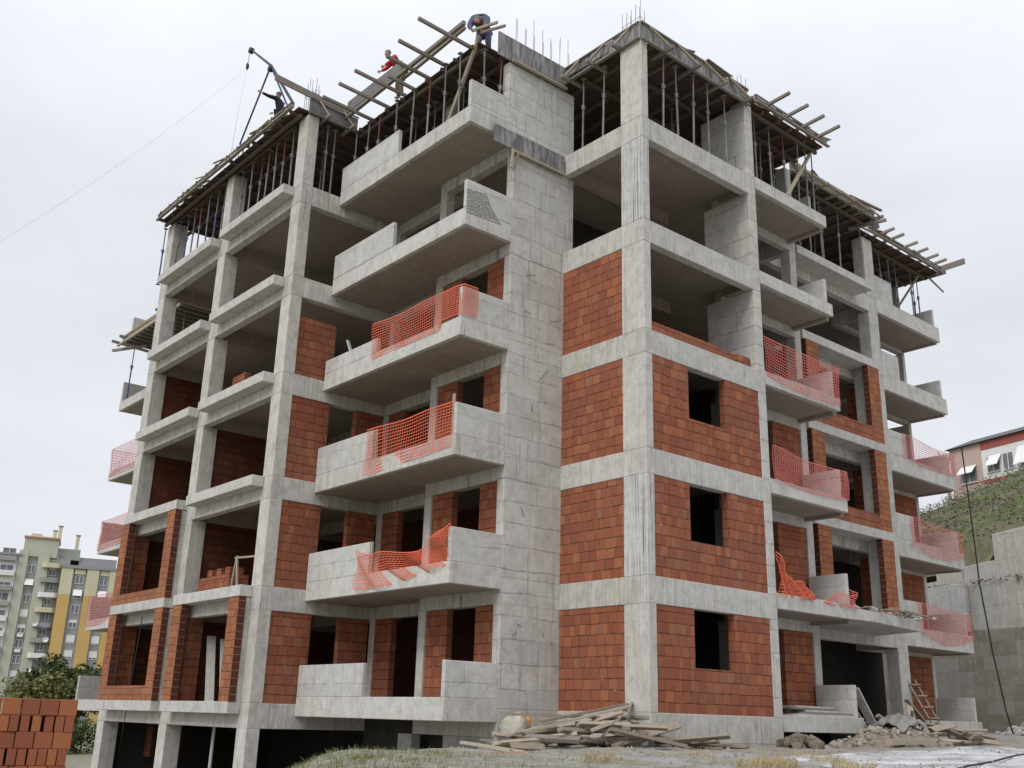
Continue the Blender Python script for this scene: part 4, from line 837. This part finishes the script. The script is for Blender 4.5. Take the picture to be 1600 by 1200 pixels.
for i in range(70):
    a = rg.uniform(0, 6.3); q = rg.random()**.7; x = math.cos(a)*q*.9; y = math.sin(a)*q*1.5; m.blob((x, y, .55*(1-q)*rg.random()+.03), (rg.uniform(.06, .2), rg.uniform(.06, .2), rg.uniform(.05, .13)), i, 1, .35)
m.obj('broken_pieces', CONCD, RE)
RE2 = empty('rubble_heap', (4.2, -.9, -.66), 0, 'little mound of clods at the foot of the second column', 'rubble heap'); m = MB()
for i in range(40):
    a = rg.uniform(0, 6.3); q = rg.random()**.7; m.blob((math.cos(a)*q*.8, math.sin(a)*q*.4, .22*(1-q)+.02), (rg.uniform(.05, .16),)*3, i+90, 1, .3)
m.obj('broken_pieces', plain('clods', (.2, .165, .13), .95, .3), RE2)
# hose over the pale pavement
hz = []
for x, y in [(-4.2, -9.2), (-3, -8.3), (-1.3, -7.7), (1, -7.0), (3.2, -6.4), (5.5, -5.7), (8, -5.2), (12, -4.6), (18, -4.3)]: hz.append((x, y, ground(x, y)+.045))
cable('water_hose', hz, .018, CABLE, 'thin black hose lying across the pale ground on the right', 'hose')
# stones and grass (uncountable)
rg = random.Random(77); m = MB()
for i in range(2600):
    d = rg.uniform(9.5, 30); a = yaw+rg.uniform(-.5, .24); x = CAM.x+d*math.cos(a); y = CAM.y+d*math.sin(a)
    if y > 2.6 and x > -2 or (x > -.2 and y > -.1): continue
    if math.hypot((x-hx0)/2.6, (y-hy0)/1.) < 1: continue
    s = rg.choice([.012, .018, .03, .045])*rg.uniform(.7, 1.5); z = ground(x, y)+s*.3
    n = len(m.v); m.v += [(x-s, y-s*.7, z-s), (x+s, y-s, z-s), (x+s*.8, y+s, z-s), (x-s, y+s*.8, z-s), (x+rg.uniform(-s, s)*.4, y+rg.uniform(-s, s)*.4, z+s*rg.uniform(.4, .9))]
    m.f += [(n, n+1, n+4), (n+1, n+2, n+4), (n+2, n+3, n+4), (n+3, n, n+4)]
tag(m.obj('gravel', plain('gravel', (.29, .275, .245), .9, .35)), 'loose pale stones scattered over the site ground', 'gravel', kind='stuff')
def blades(name, spots, mat, label, hh=(.05, .16), seed=1, w=.006):
    rg = random.Random(seed); m = MB()
    for x, y, n_, r_ in spots:
        for i in range(n_):
            a = rg.uniform(0, 6.3); q = math.sqrt(rg.random())*r_; bx, by = x+q*math.cos(a), y+q*math.sin(a); z = ground(bx, by)-.01; h = rg.uniform(*hh); lx, ly = rg.gauss(0, .4)*h, rg.gauss(0, .4)*h; t = rg.uniform(0, 3.1); wx, wy = w*math.cos(t), w*math.sin(t)
            m.quad((bx-wx, by-wy, z), (bx+wx, by+wy, z), (bx+lx*.5+wx*.7, by+ly*.5+wy*.7, z+h*.6), (bx+lx, by+ly, z+h))
    return tag(m.obj(name, mat), label, 'grass', kind='stuff')
sp = []
rg = random.Random(8)
for i in range(420):
    d = rg.uniform(12.5, 19.5); u_ = rg.uniform(-.34, .12); a = yaw-math.atan(u_)
    if rg.random() > 1.15-(u_+.34)*2.0: continue
    if u_ > -.06 and rg.random() < .8: continue
    sp.append((CAM.x+d*math.cos(yaw-u_), CAM.y+d*math.sin(yaw-u_), 20, .4))
blades('short_grass', sp, plain('grass_blades', (.15, .165, .065), .8, .3), 'short green grass on the bank in front of the left balconies', (.03, .11), 2)
sp = [(-5.5, -7.0, 400, .4), (-4.4, -6.4, 300, .35), (-3.2, -6.9, 200, .3), (-6.5, -4.9, 150, .3), (-1.8, -5.6, 200, .35), (-2.6, -3.4, 120, .4), (.6, -3.4, 160, .5)]
blades('dry_grass', sp, plain('straw', (.42, .34, .2), .85, .25), 'dry straw-coloured grass tufts at the front edge of the site', (.05, .17), 4)
# ------------------------------------------------------------------ pallet stack of hollow bricks, near left
SB = []
bd = Vector((.264, .9645, 0)); br_ = Vector((bd.y, -bd.x, 0)); base = Vector((-14.0, -2.2, -1.98))
g = G('loose_brick_clay', .9); c = g.ramp(g.rnd, [(0, (.24, .075, .045)), (.4, (.29, .093, .05)), (.7, (.35, .12, .055)), (.93, (.39, .145, .06)), (1, (.17, .05, .04))], False)
c = g.mix(g.M('MULTIPLY', g.noise(g.P, 12, 5, .7), .4), c, (.2, .075, .045)); g.bump(g.M('ADD', g.noise(g.P, 20, 4), g.M('MULTIPLY', g.M('SINE', g.M('MULTIPLY', g.Z, 350)), .3)), .3, .01); LB = g.done(c)
def bmesh_brick(w):
    return MB().box((-w/2, 0, 0), (w/2, .38, .188)).obj('hollow_brick', LB, bevel=.004).data
protoA = None; protoB = None; rg = random.Random(12)
rows = 9; cols_txt = ['the pale edge column', 'the second column', 'the third column']
half = .95
PA = MB().box((-.101, 0, 0), (.101, .38, .188)).obj('hollow_brick', LB, bevel=.005); PB = MB().box((-.050, 0, 0), (.050, .38, .188)).obj('hollow_brick', LB, bevel=.005)
first = {0: True, 1: True}
for k in range(rows):
    t = 0 if (rows-1-k) % 2 == 0 else 1; w = .208 if t == 0 else .105; x = half-.0-rg.uniform(0, .03)-(.012*(rows-1-k))
    i = 0
    while x > -half-.3:
        if rg.random() < .3 and t == 1: x -= rg.choice([.01, .02, .03])
        o = (PA, PB)[t]
        if not first[t]: o = o.copy(); COL.objects.link(o)
        first[t] = False
        p = base+br_*(x-w/2)+bd*rg.uniform(-.012, .012)+Vector((0, 0, k*.1915+.12)); o.location = p; o.rotation_euler = (0, 0, math.atan2(br_.y, br_.x)+rg.uniform(-.015, .015))
        tag(o, 'red brick in the near left stack, %s row down, %s from the right edge' % (ORD[rows-1-k], ORD[i]), 'brick', 'hollow bricks stacked at the near left')
        x -= w+(.003 if t == 0 else .004); i += 1
for k in range(rows-1):
    x = half-.05-(.012*(rows-1-k))
    while x > -half-.3:
        o = (PA if k % 2 else PB).copy(); COL.objects.link(o); w = .208 if k % 2 else .105
        o.location = base+br_*(x-w/2)+bd*.41+Vector((0, 0, k*.1915+.12)); o.rotation_euler = (0, 0, math.atan2(br_.y, br_.x)); tag(o, 'red brick half hidden in the rear layer of the near left stack', 'brick', 'hollow bricks in the rear layer of the near left stack'); x -= w+.003
pl = empty('wooden_pallet', base, math.atan2(br_.y, br_.x), 'wooden pallet under the near left brick stack', 'pallet')
for q in range(3): box('runner', (-1.35, .02+.33*q, -.06), (.88, .1+.33*q, .06), WOOD, pl)
box('top_board', (-1.35, -.0, .062), (.88, .80, .095), WOODL, pl)
# ------------------------------------------------------------------ retaining wall and hill
def wx(y): return 32.7+.28*(y-5.9)
RW = empty('retaining_wall', (33, 6, -.4), 0, 'tall stepped concrete retaining wall stained brown, behind the block on the right', 'retaining wall')
def wseg(name, y0, y1, z0, z1, off, mat, z1b=None):
    m = MB(); o = (33, 6, -.4); z1b = z1b if z1b is not None else z1
    P = []
    for y, zt in ((y0, z1), (y1, z1b)):
        for z in (z0, zt):
            for dx in (0, .45): P.append((wx(y)+off+dx-o[0], y-o[1], z-o[2]))
    m.v = P; m.f = [(0, 4, 6, 2), (1, 3, 7, 5), (0, 2, 3, 1), (4, 5, 7, 6), (2, 6, 7, 3), (0, 1, 5, 4)]
    return m.obj(name, mat, RW, .02)
wseg('lower_tier', -30, 14, -1, 4.55, 0, CONCWL); wseg('lower_tier', 14.02, 40, -1, 4.3, .1, CONCWL)
wseg('middle_tier', -30, 8.85, 4.56, 6.85, .12, CONCW, 6.8); wseg('middle_tier', 8.87, 40, 4.5, 6.9, -.25, concrete('pale_wall_concrete', (.44, .44, .43), (.55, .55, .54), panels=(3.1, 1.4), stain=1.), 6.2)
wseg('upper_tier', -30, 7.35, 6.86, 12.0, .5, CONCW, 9.2); wseg('upper_tier', 7.37, 11.0, 6.84, 7.95, .55, CONCW, 7.7); wseg('upper_tier', 11.02, 40, 6.7, 7.3, .7, CONCW, 6.3)
hb = R(25.4); hc, hs = math.cos(hb), math.sin(hb)
def hill(x, y):
    dx, dy = x-CAM.x, y-CAM.y; s = dx*hc+dy*hs; l = dx*hs-dy*hc
    z = 7.7+.255*(min(s, 106)-52)+.42*max(-26, min(16, l))
    z += .5*pn(x*.16, y*.16)+.22*pn(x*.6, y*.6)
    return max(z, -3)
m = MB(); ny, nx2 = 110, 90
for j in range(ny+1):
    y = -34+j/ny*150
    for i in range(nx2+1):
        f = (i/nx2)**1.7; x = wx(y)+.95+f*260
        z = hill(x, y); zt = 9.05 if y < 7.35 else 7.65; 
        if f < .02: z = min(z, zt+6*f/.02*.1)
        m.v.append((x, y, z))
m.f = [(j*(nx2+1)+i, j*(nx2+1)+i+1, (j+1)*(nx2+1)+i+1, (j+1)*(nx2+1)+i) for j in range(ny) for i in range(nx2)]
g = G('hill_ground', .95); n1 = g.noise(g.P, .16, 6, .65, .8); n2 = g.noise(g.P, 1.4, 6, .7); n4 = g.noise(g.P, .5, 5, .65)
col = g.ramp(n4, [(.38, (.06, .052, .035)), (.5, (.12, .105, .07)), (.62, (.19, .165, .115))])
gg = g.step(n1, .43, .52); col = g.mix(gg, col, g.ramp(n2, [(.3, (.045, .065, .02)), (.7, (.13, .16, .05))]))
soil = g.step(g.M('ADD', g.X, g.M('MULTIPLY', n4, 5)), 41, 45, 1, 0); col = g.mix(g.M('MULTIPLY', soil, .8), col, g.ramp(n2, [(.35, (.22, .185, .14)), (.65, (.34, .295, .23))]))
g.bump(n2, 1., .3)
tag(m.obj('hillside', g.done(col), smooth=True), kind='structure')
# shrubs over the hill: one mass of scrub
def leafcloud(m, c, r, n, s, rg, flat=.8):
    for i in range(n):
        d = Vector((rg.gauss(0, 1), rg.gauss(0, 1), rg.gauss(0, 1))).normalized(); k = rg.random()**.4
        p = Vector(c)+Vector((d.x*r[0]*k, d.y*r[1]*k, d.z*r[2]*k)); a = Vector((rg.gauss(0, 1), rg.gauss(0, 1), rg.gauss(0, .6))).normalized(); b_ = a.cross(Vector((rg.gauss(0, 1), rg.gauss(0, 1), rg.gauss(0, 1)))).normalized(); q = s*rg.uniform(.5, 1.3)
        m.quad(p-a*q, p+b_*q*.5, p+a*q, p-b_*q*.5)
def scrub(name, n, seed, mat, label, yr=(-6, 40), xr=(2.5, 85), cond=None, sz=(.4, 1.1), leaf=.10):
    rg = random.Random(seed); m = MB()
    for i in range(n):
        y = rg.uniform(*yr); x = wx(y)+rg.uniform(*xr)
        dx, dy = x-CAM.x, y-CAM.y; l = dx*hs-dy*hc; s = dx*hc+dy*hs
        if abs(l/s) > .13: continue
        if cond and not cond(x, y): continue
        r_ = rg.uniform(*sz); leafcloud(m, (x, y, hill(x, y)+r_*.3), (r_*1.3, r_*1.3, r_*.7), int(60*r_), leaf, rg)
    return tag(m.obj(name, mat), label, 'scrub', kind='stuff')
scrub('dry_scrub', 900, 31, plain('dry_scrub_leaf', (.17, .155, .10), .9, .35), 'dull brown and olive scrub covering the slope below the red and white house')
scrub('green_scrub', 420, 32, plain('green_scrub_leaf', (.085, .125, .04), .9, .35), 'brighter green weeds on the slope above the retaining wall', cond=lambda x, y: pn(x*.12+2, y*.12) > -.1, sz=(.3, .9), leaf=.09)
# wall-top debris / weeds
rg = random.Random(14); m = MB()
for i in range(70):
    y = rg.uniform(3, 13); leafcloud(m, (wx(y)-.1+.3*rg.random(), y, 6.9), (.2, .25, .12), 6, .07, rg)
tag(m.obj('wall_top_weeds', plain('wall_weeds', (.09, .085, .05), .9, .3)), 'straggly weeds growing along the joint of the retaining wall', 'weeds', kind='stuff')
# ------------------------------------------------------------------ house on the hill
pA = Vector((99.6, 41.2, 0)); pB = pA+Vector((-.251, -.968, 0))*14.7; ang = math.atan2((pB-pA).y, (pB-pA).x); HL = (pB-pA).length
HO = empty('hill_house', (pA.x, pA.y, 24.9), ang, 'pink and white house with red bands, awnings and a pitched roof on the hilltop', 'house')
PINK = plain('pink_render', (.52, .39, .34), .9, .08); WHT = plain('white_render', (.72, .71, .70), .9, .06); REDB = plain('red_render', (.34, .10, .085), .9, .1); ROOFD = plain('dark_roof_sheet', (.09, .09, .10), .7, .15); GLASS = plain('window_glass', (.17, .18, .20), .15, .2); AWN = plain('white_awning', (.78, .78, .79), .8, .05)
# local x runs along the facade towards the right, facade on the y=0 side facing the viewer (negative or positive tested)
sgn = 1
box('wall', (0, 0, 0), (HL, 9*sgn, 7.0), PINK, HO); box('wall', (HL+.01, .1*sgn, 0), (HL+9, 9*sgn, 6.4), PINK, HO)
F_ = -.06*sgn
box('white_band', (4.5, F_, .4), (HL, 0, 6.45), WHT, HO); box('red_band', (4.5, F_*1.8, 6.0), (HL, F_, 7.0), REDB, HO); box('red_band', (4.5, F_*1.8, 2.0), (HL-2, F_, 2.5), REDB, HO)
RF = MB(); RF.v = [(-.3, -.5, 7.0), (HL+.4, -.5, 7.0), (HL+.4, 9.4, 7.0), (-.3, 9.4, 7.0), (-.3, 4.5, 9.0), (HL+.4, 4.5, 9.0)]
RF.f = [(0, 1, 5, 4), (2, 3, 4, 5), (1, 2, 5), (3, 0, 4), (0, 3, 2, 1)]; RF.obj('roof', ROOFD, HO)
for x0, x1, z0, z1 in [(1.6, 3.6, 2.6, 4.4), (5.2, 6.8, 3.3, 5.0), (7.4, 8.6, 3.2, 5.0), (9.6, 13.4, 3.2, 5.3), (9.4, 11.0, .6, 1.6)]:
    w_ = box('window', (x0, F_*2.0, z0), (x1, F_*1.1, z1), GLASS, HO); box('sill', (x0-.1, F_*4, z0-.12), (x1+.1, F_, z0-.02), WHT, w_); box('mullion', ((x0+x1)/2-.04, F_*2.4, z0), ((x0+x1)/2+.04, F_*2.01, z1), WHT, w_)
for x0, x1, z1, d, w_ in [(1.5, 3.7, 4.5, .9, 1.0), (5.6, 7.2, 5.1, .9, 1.3), (9.4, 13.6, 5.4, 1.1, 2.2)]:
    MB().quad((x0, F_*2, z1), (x1, F_*2, z1), (x1, F_*2-d, z1-w_), (x0, F_*2-d, z1-w_)).quad((x0, F_*2, z1+.05), (x0, F_*2-d, z1-w_+.05), (x1, F_*2-d, z1-w_+.05), (x1, F_*2, z1+.05)).obj('awning', AWN, HO)
box('balcony', (HL-2.4, -1.3, 1.0), (HL+1.8, F_*2.5, 2.4), REDB, HO)
box('wall_face', (HL+9.01, .2, 0), (HL+9.1, 8.8, 6.3), WHT, HO)
e_ = MB(); e_.box((HL+.02, .3, 5.2), (HL+.09, 4.6, 6.3)); e_.obj('red_band', REDB, HO)
box('shutter', (HL+.02, .8, 1.6), (HL+.12, 4.4, 5.0), WHT, HO)
SF = empty('hill_fence', (90, 33, 24), 0, 'thin wire fence with grey posts along the hilltop below the house', 'fence')
for q in range(7):
    t = q/6; x = 89+9*t; y = 29+11*t; MB().bar((x-90, y-33, hill(x, y)-24), (x-90, y-33, hill(x, y)-24+1.8), .09).obj('post', STEEL, SF)
m = MB()
for zz in (.6, 1.1, 1.6):
    for q in range(6):
        a = (89+9*q/6, 29+11*q/6); b_ = (89+9*(q+1)/6, 29+11*(q+1)/6); m.bar((a[0]-90, a[1]-33, hill(*a)-24+zz), (b_[0]-90, b_[1]-33, hill(*b_)-24+zz), .02)
m.obj('wire', STEEL, SF)
# bare pale tree beside the house
def branch_tree(name, loc, h, seed, bark, leafm, label, crown=(2, 2, 2), nl=600, leaf=.2, cat='tree', bare=False, clumps=12):
    r = empty(name, loc, 0, label, cat); rg = random.Random(seed); m = MB(); tips = []
    def grow(p, d, l, rad, dep):
        q = p+d*l; m.tube([p, (p+q)/2+Vector((rg.gauss(0, .04), rg.gauss(0, .04), 0))*l, q], [rad, rad*.85, rad*.65], 6, dep == 0)
        if dep >= 3: tips.append(q); return
        for i in range(3 if dep < 2 else 2):
            nd = (d+Vector((rg.gauss(0, .5), rg.gauss(0, .5), rg.uniform(-.1, .5)))).normalized(); grow(q, nd, l*rg.uniform(.55, .8), rad*.6, dep+1)
        tips.append(q)
    grow(Vector((0, 0, 0)), Vector((0, 0, 1)), h*.35, h*.03, 0); m.obj('trunk', bark, r)
    if not bare:
        m = MB()
        cen = [Vector((rg.gauss(0, .45)*crown[0], rg.gauss(0, .45)*crown[1], h*.62+rg.uniform(-.5, .5)*crown[2])) for _ in range(clumps)]
        for c_ in cen+tips[:clumps]: rr = rg.uniform(.35, .6); leafcloud(m, c_, (crown[0]*rr, crown[1]*rr, crown[2]*rr*.8), nl//clumps, leaf, rg)
        m.obj('crown', leafm, r)
    return r
BARK = plain('bark', (.13, .10, .08), .95, .3); PBARK = plain('pale_bark', (.34, .32, .35), .9, .2); LEAFG = plain('leaf_green', (.075, .105, .035), .85, .4); LEAFY = plain('leaf_yellowish', (.16, .16, .06), .85, .4)
branch_tree('bare_tree', (96.5, 40.2, 24.6), 8, 4, PBARK, LEAFG, 'leafless pale young tree left of the hilltop house', bare=True)
# ------------------------------------------------------------------ distant apartment blocks on the left
O_ = Vector((52.3, 203.2, -3.3)); ax = math.atan2(-.3043, .9526)
GRN = plain('pale_green_render', (.45, .455, .375), .9, .06, sc_=.3); GRND = plain('sage_render', (.30, .325, .285), .9, .08, sc_=.3); ORG = plain('ochre_render', (.54, .36, .14), .9, .06, sc_=.3); GRY = plain('grey_render', (.29, .29, .30), .9, .06, sc_=.3); CRM = plain('cream_render', (.56, .53, .38), .9, .05, sc_=.3); WFR = plain('white_frame', (.72, .72, .72), .7, .05); SAL = plain('salmon_render', (.55, .33, .24), .9, .06)  # green, sage, ochre and grey renders paled in place of distance haze
DISH = plain('dish_white', (.7, .7, .7), .5, .05); ROOFT = plain('clay_tiles', (.33, .15, .09), .9, .2)
def dish(parent, p, r=.55):
    m = MB(); n = 14; c = [(0, 0, 0)]
    for k in (1, 2):
        for i in range(n): a = 6.283*i/n; m.v.append((p[0]+r*k/2*math.cos(a), p[1]-.12*k*k*.5, p[2]+r*k/2*math.sin(a)))
    m.v.append((p[0], p[1], p[2])); c0 = 2*n
    for i in range(n): m.f.append((i, (i+1) % n, c0)); m.f.append((i, n+i, n+(i+1) % n, (i+1) % n))
    m.bar((p[0], p[1], p[2]), (p[0], p[1]+.4, p[2]-.6), .06)
    return m.obj('satellite_dish', DISH, parent)
def window(parent, x0, x1, z0, z1, y, awn=0, shut=0):
    w_ = box('window', (x0, y-.05, z0), (x1, y+.02, z1), GLASS, parent)
    fr = MB(); t = .09
    for a in ((x0-t, z0-t, x1+t, z0), (x0-t, z1, x1+t, z1+t), (x0-t, z0, x0, z1), (x1, z0, x1+t, z1), ((x0+x1)/2-.05, z0, (x0+x1)/2+.05, z1)): fr.box((a[0], y-.13, a[1]), (a[2], y-.02, a[3]))
    fr.obj('frame', WFR, w_)
    if awn: MB().quad((x0-.15, y-.14, z1+.2), (x1+.15, y-.14, z1+.2), (x1+.15, y-.9, z1-1.1), (x0-.15, y-.9, z1-1.1)).obj('awning', AWN, w_)
    if shut: box('blind', (x0, y-.10, z0+(z1-z0)*(1-shut)), (x1, y-.055, z1), WFR, w_)
GB = empty('green_apartment_block', O_, ax, 'tall pale green apartment block with sage window strips behind the site on the far left', 'building')
H0 = 3.3
box('wall', (-15, .0, 0), (-1.9, 13, 31.5+H0-3.0), GRND, GB); 
box('pilaster', (-11.6, -.6, 0), (-9.85, -.02, 33.0), GRN, GB); box('pilaster', (-8.0, -.6, 0), (-5.9, -.02, 33.0), GRN, GB); box('stair_head', (-11.0, -.5, 31.85), (-4.6, 9, 35.6), GRN, GB); box('cornice', (-11.2, -.9, 35.61), (-4.4, 9.3, 35.9), SAL, GB)
box('end_wall', (-15.3, -.01, 0), (-11.7, -.4, 31.8), WFR, GB)
box('roof_slab', (-15.4, -.9, 31.81), (-11.0, 10, 32.2), GRY, GB); box('penthouse', (-4.5, .6, 31.81), (-.3, 9, 34.0), GRND, GB); box('penthouse', (-.28, 1, 29.2), (7, 9, 32.5), GRY, GB)
for q, (x, h) in enumerate([(-6.0, 1.6), (-5.1, 2.6), (-1.5, 2.9)]): c_ = box('chimney', (x, 1, 35.9 if q < 2 else 34.0), (x+.7, 1.7, 35.9+h if q < 2 else 34.0+h), CRM, GB); box('chimney_cap', (x-.12, .88, (35.9 if q < 2 else 34.0)+h+.01), (x+.82, 1.82, (35.9 if q < 2 else 34.0)+h+.2), GRY, c_)
MB().tube([(-10, 1, 36.6), (-8, 1, 36.6)], .35, 10).bar((-10, 1, 35.9), (-9.8, 1, 36.6), .08).bar((-8, 1, 35.9), (-8.2, 1, 36.6), .08).obj('water_tank', WFR, GB)
for k in range(10):
    z = 31.6-2.95*k+.0
    if z < 1: break
    window(GB, -9.6, -8.3, z, z+1.45, -.0, awn=(k in (2,)), shut=[.2, 0, 0, 0, .9, .4, 0, 0, .9, 0][k])
    if k < 9:
        b_ = box('balcony', (-15.4, -1.5, z-1.0), (-11.9, -.41, z-.05), [WFR, WFR, GRY, GRND][k % 4] if k != 0 else GRY, GB); window(GB, -14.6, -12.3, z+.1, z+1.5, -.42, shut=.3*(k % 3))
        MB().prism([(-7.0, -.3), (-7.0, -1.0), (-6.4, -1.7), (-4.0, -1.7), (-3.3, -1.0), (-3.3, -.3)], z-3.0+1.15, z-3.0+2.1).obj('balcony', [CRM, GRY, WFR, CRM, GRY, GRY, WFR, GRY, GRY][k], GB)
        window(GB, -5.6, -4.4, z-.3, z+1.3, -.0, shut=.3*(k % 2))
for k, x in ((4, -6.6), (5, -4.2), (7, -6.4), (7, -3.9)): dish(GB, (x, -1.9, 31.6-2.95*k-1.2))
for k in (5, 6): box('air_conditioner', (-9.5, -.7, 31.6-2.95*k-.9), (-8.4, -.1, 31.6-2.95*k-.25), WFR, GB)
OB = empty('ochre_apartment_block', O_+Vector((.3, -.1, 0)), ax, 'tall ochre and grey apartment block beside the pale green one', 'building')
box('wall', (-3.25, -1.2, 0), (15, 12, 29.3), GRY, OB)
for x0, x1 in ((-3.6, -1.35), (1.25, 3.6), (5.6, 7.6), (9.8, 15.1)):
    box('pilaster', (x0, -1.75, 0), (x1, -1.21, 24.6), ORG, OB); box('pilaster', (x0, -1.75, 24.61), (x1, -1.21, 29.9), CRM, OB)
box('parapet', (-3.7, -1.9, 29.91), (15.2, 12, 30.5), GRY, OB)
for k in range(9):
    z = 27.0-2.95*k
    for x0 in (-.55, 4.1, 8.2):
        window(OB, x0-.15, x0+1.25, z, z+1.5, -1.2, awn=(k == 1 and x0 < 8), shut=[.0, 0, 0, .3, .9, .8, 0, .2, 0][k])
    for x0 in (-1.2, 3.7): 
        if k == 0: box('lintel_panel', (x0+.1, -1.5, z+1.8), (x0+2.2, -1.22, z+2.8), CRM, OB)
# small neighbour roofs, low walls, trees near the left
SH = empty('tiled_house', (12.5, 112, -3.2), math.atan2(-.3, .95), 'low house with an orange tiled roof at the far left edge behind the bricks', 'house')
box('wall', (-6, 0, 0), (1.0, 7, 8.0), CRM, SH); m = MB(); m.v = [(-6.5, -.8, 8.0), (2.2, -.8, 8.0), (2.2, 7.8, 8.0), (-6.5, 7.8, 8.0), (-6.5, 3.5, 10.2), (2.2, 3.5, 10.2)]; m.f = [(0, 1, 5, 4), (2, 3, 4, 5), (1, 2, 5), (3, 0, 4), (0, 3, 2, 1)]; m.obj('roof', ROOFT, SH)
for x in (-3, -.8): window(SH, x, x+1, 4.6, 5.9, 0)
box('lower_roof', (-6.4, -2, 3.4), (1.6, -.02, 3.7), ROOFT, SH)
LW_ = empty('low_garden_wall', (3.2, 69, -3.2), math.atan2(-.25, .96), 'low cream boundary wall and shed roof behind the brick stack', 'wall')
box('wall', (-9, 0, 0), (1.6, .3, 3.7), CRM, LW_); box('coping', (-9.1, -.1, 3.71), (1.7, .4, 3.85), SAL, LW_)
for q, (x, y, h, lm, s_, lb) in enumerate([(4.9, 60, 5.6, LEAFY, 5, 'yellowish tree with sparse branches right of the cream wall'), (6.6, 60, 6.1, LEAFG, 6, 'dense green tree in front of the ochre block'), (8.3, 61, 6.2, LEAFG, 7, 'round green tree beside the left wing'), (10.4, 62, 7.0, LEAFG, 8, 'green tree half hidden by the left wing'), (3.0, 75, 5.5, LEAFG, 9, 'dark tree behind the cream wall near the tiled house')]):
    branch_tree('leafy_tree', (x, y, -3.2), h, s_, BARK, lm, lb, (2.3, 2.3, 2.2), 2200, .16, clumps=16)
for q, (x, y, r_) in enumerate([(5.6, 57, 1.9), (7.6, 57.5, 2.1), (9.8, 58, 1.9)]):
    h_ = empty('shrub', (x, y, -3.2), 0, 'low dark shrub on the grass below the trees, %s from the left' % ORD[q], 'shrub', 'shrubs left of the wing'); rg = random.Random(q+50); m = MB()
    for _ in range(7): leafcloud(m, (rg.gauss(0, .7), rg.gauss(0, .5), rg.uniform(.4, 1.8)), (r_*.5, r_*.5, r_*.45), 170, .12, rg)
    m.obj('foliage', LEAFG, h_); MB().tube([(0, 0, 0), (.1, 0, .6), (.05, .1, 1.3)], [.08, .06, .04]).obj('stem', BARK, h_)
o = MB().box((-12, 0, 0), (40, 5, .02)).obj('road', plain('asphalt', (.10, .10, .105), .9, .1)); o.location = (20, 92, -3.13); o.rotation_euler = (0, 0, -.3); tag(o, kind='structure')
SG = empty('scaffold_table', (-8, 24, -3.1), 0, 'dark plank trestle on the dirt beside the left wing', 'trestle'); box('top', (0, 0, .7), (3.2, 1.2, .78), WOODD, SG)
for x in (.1, 3.0):
    for y in (.1, 1.0): box('leg', (x, y, 0), (x+.1, y+.1, .69), WOODD, SG)
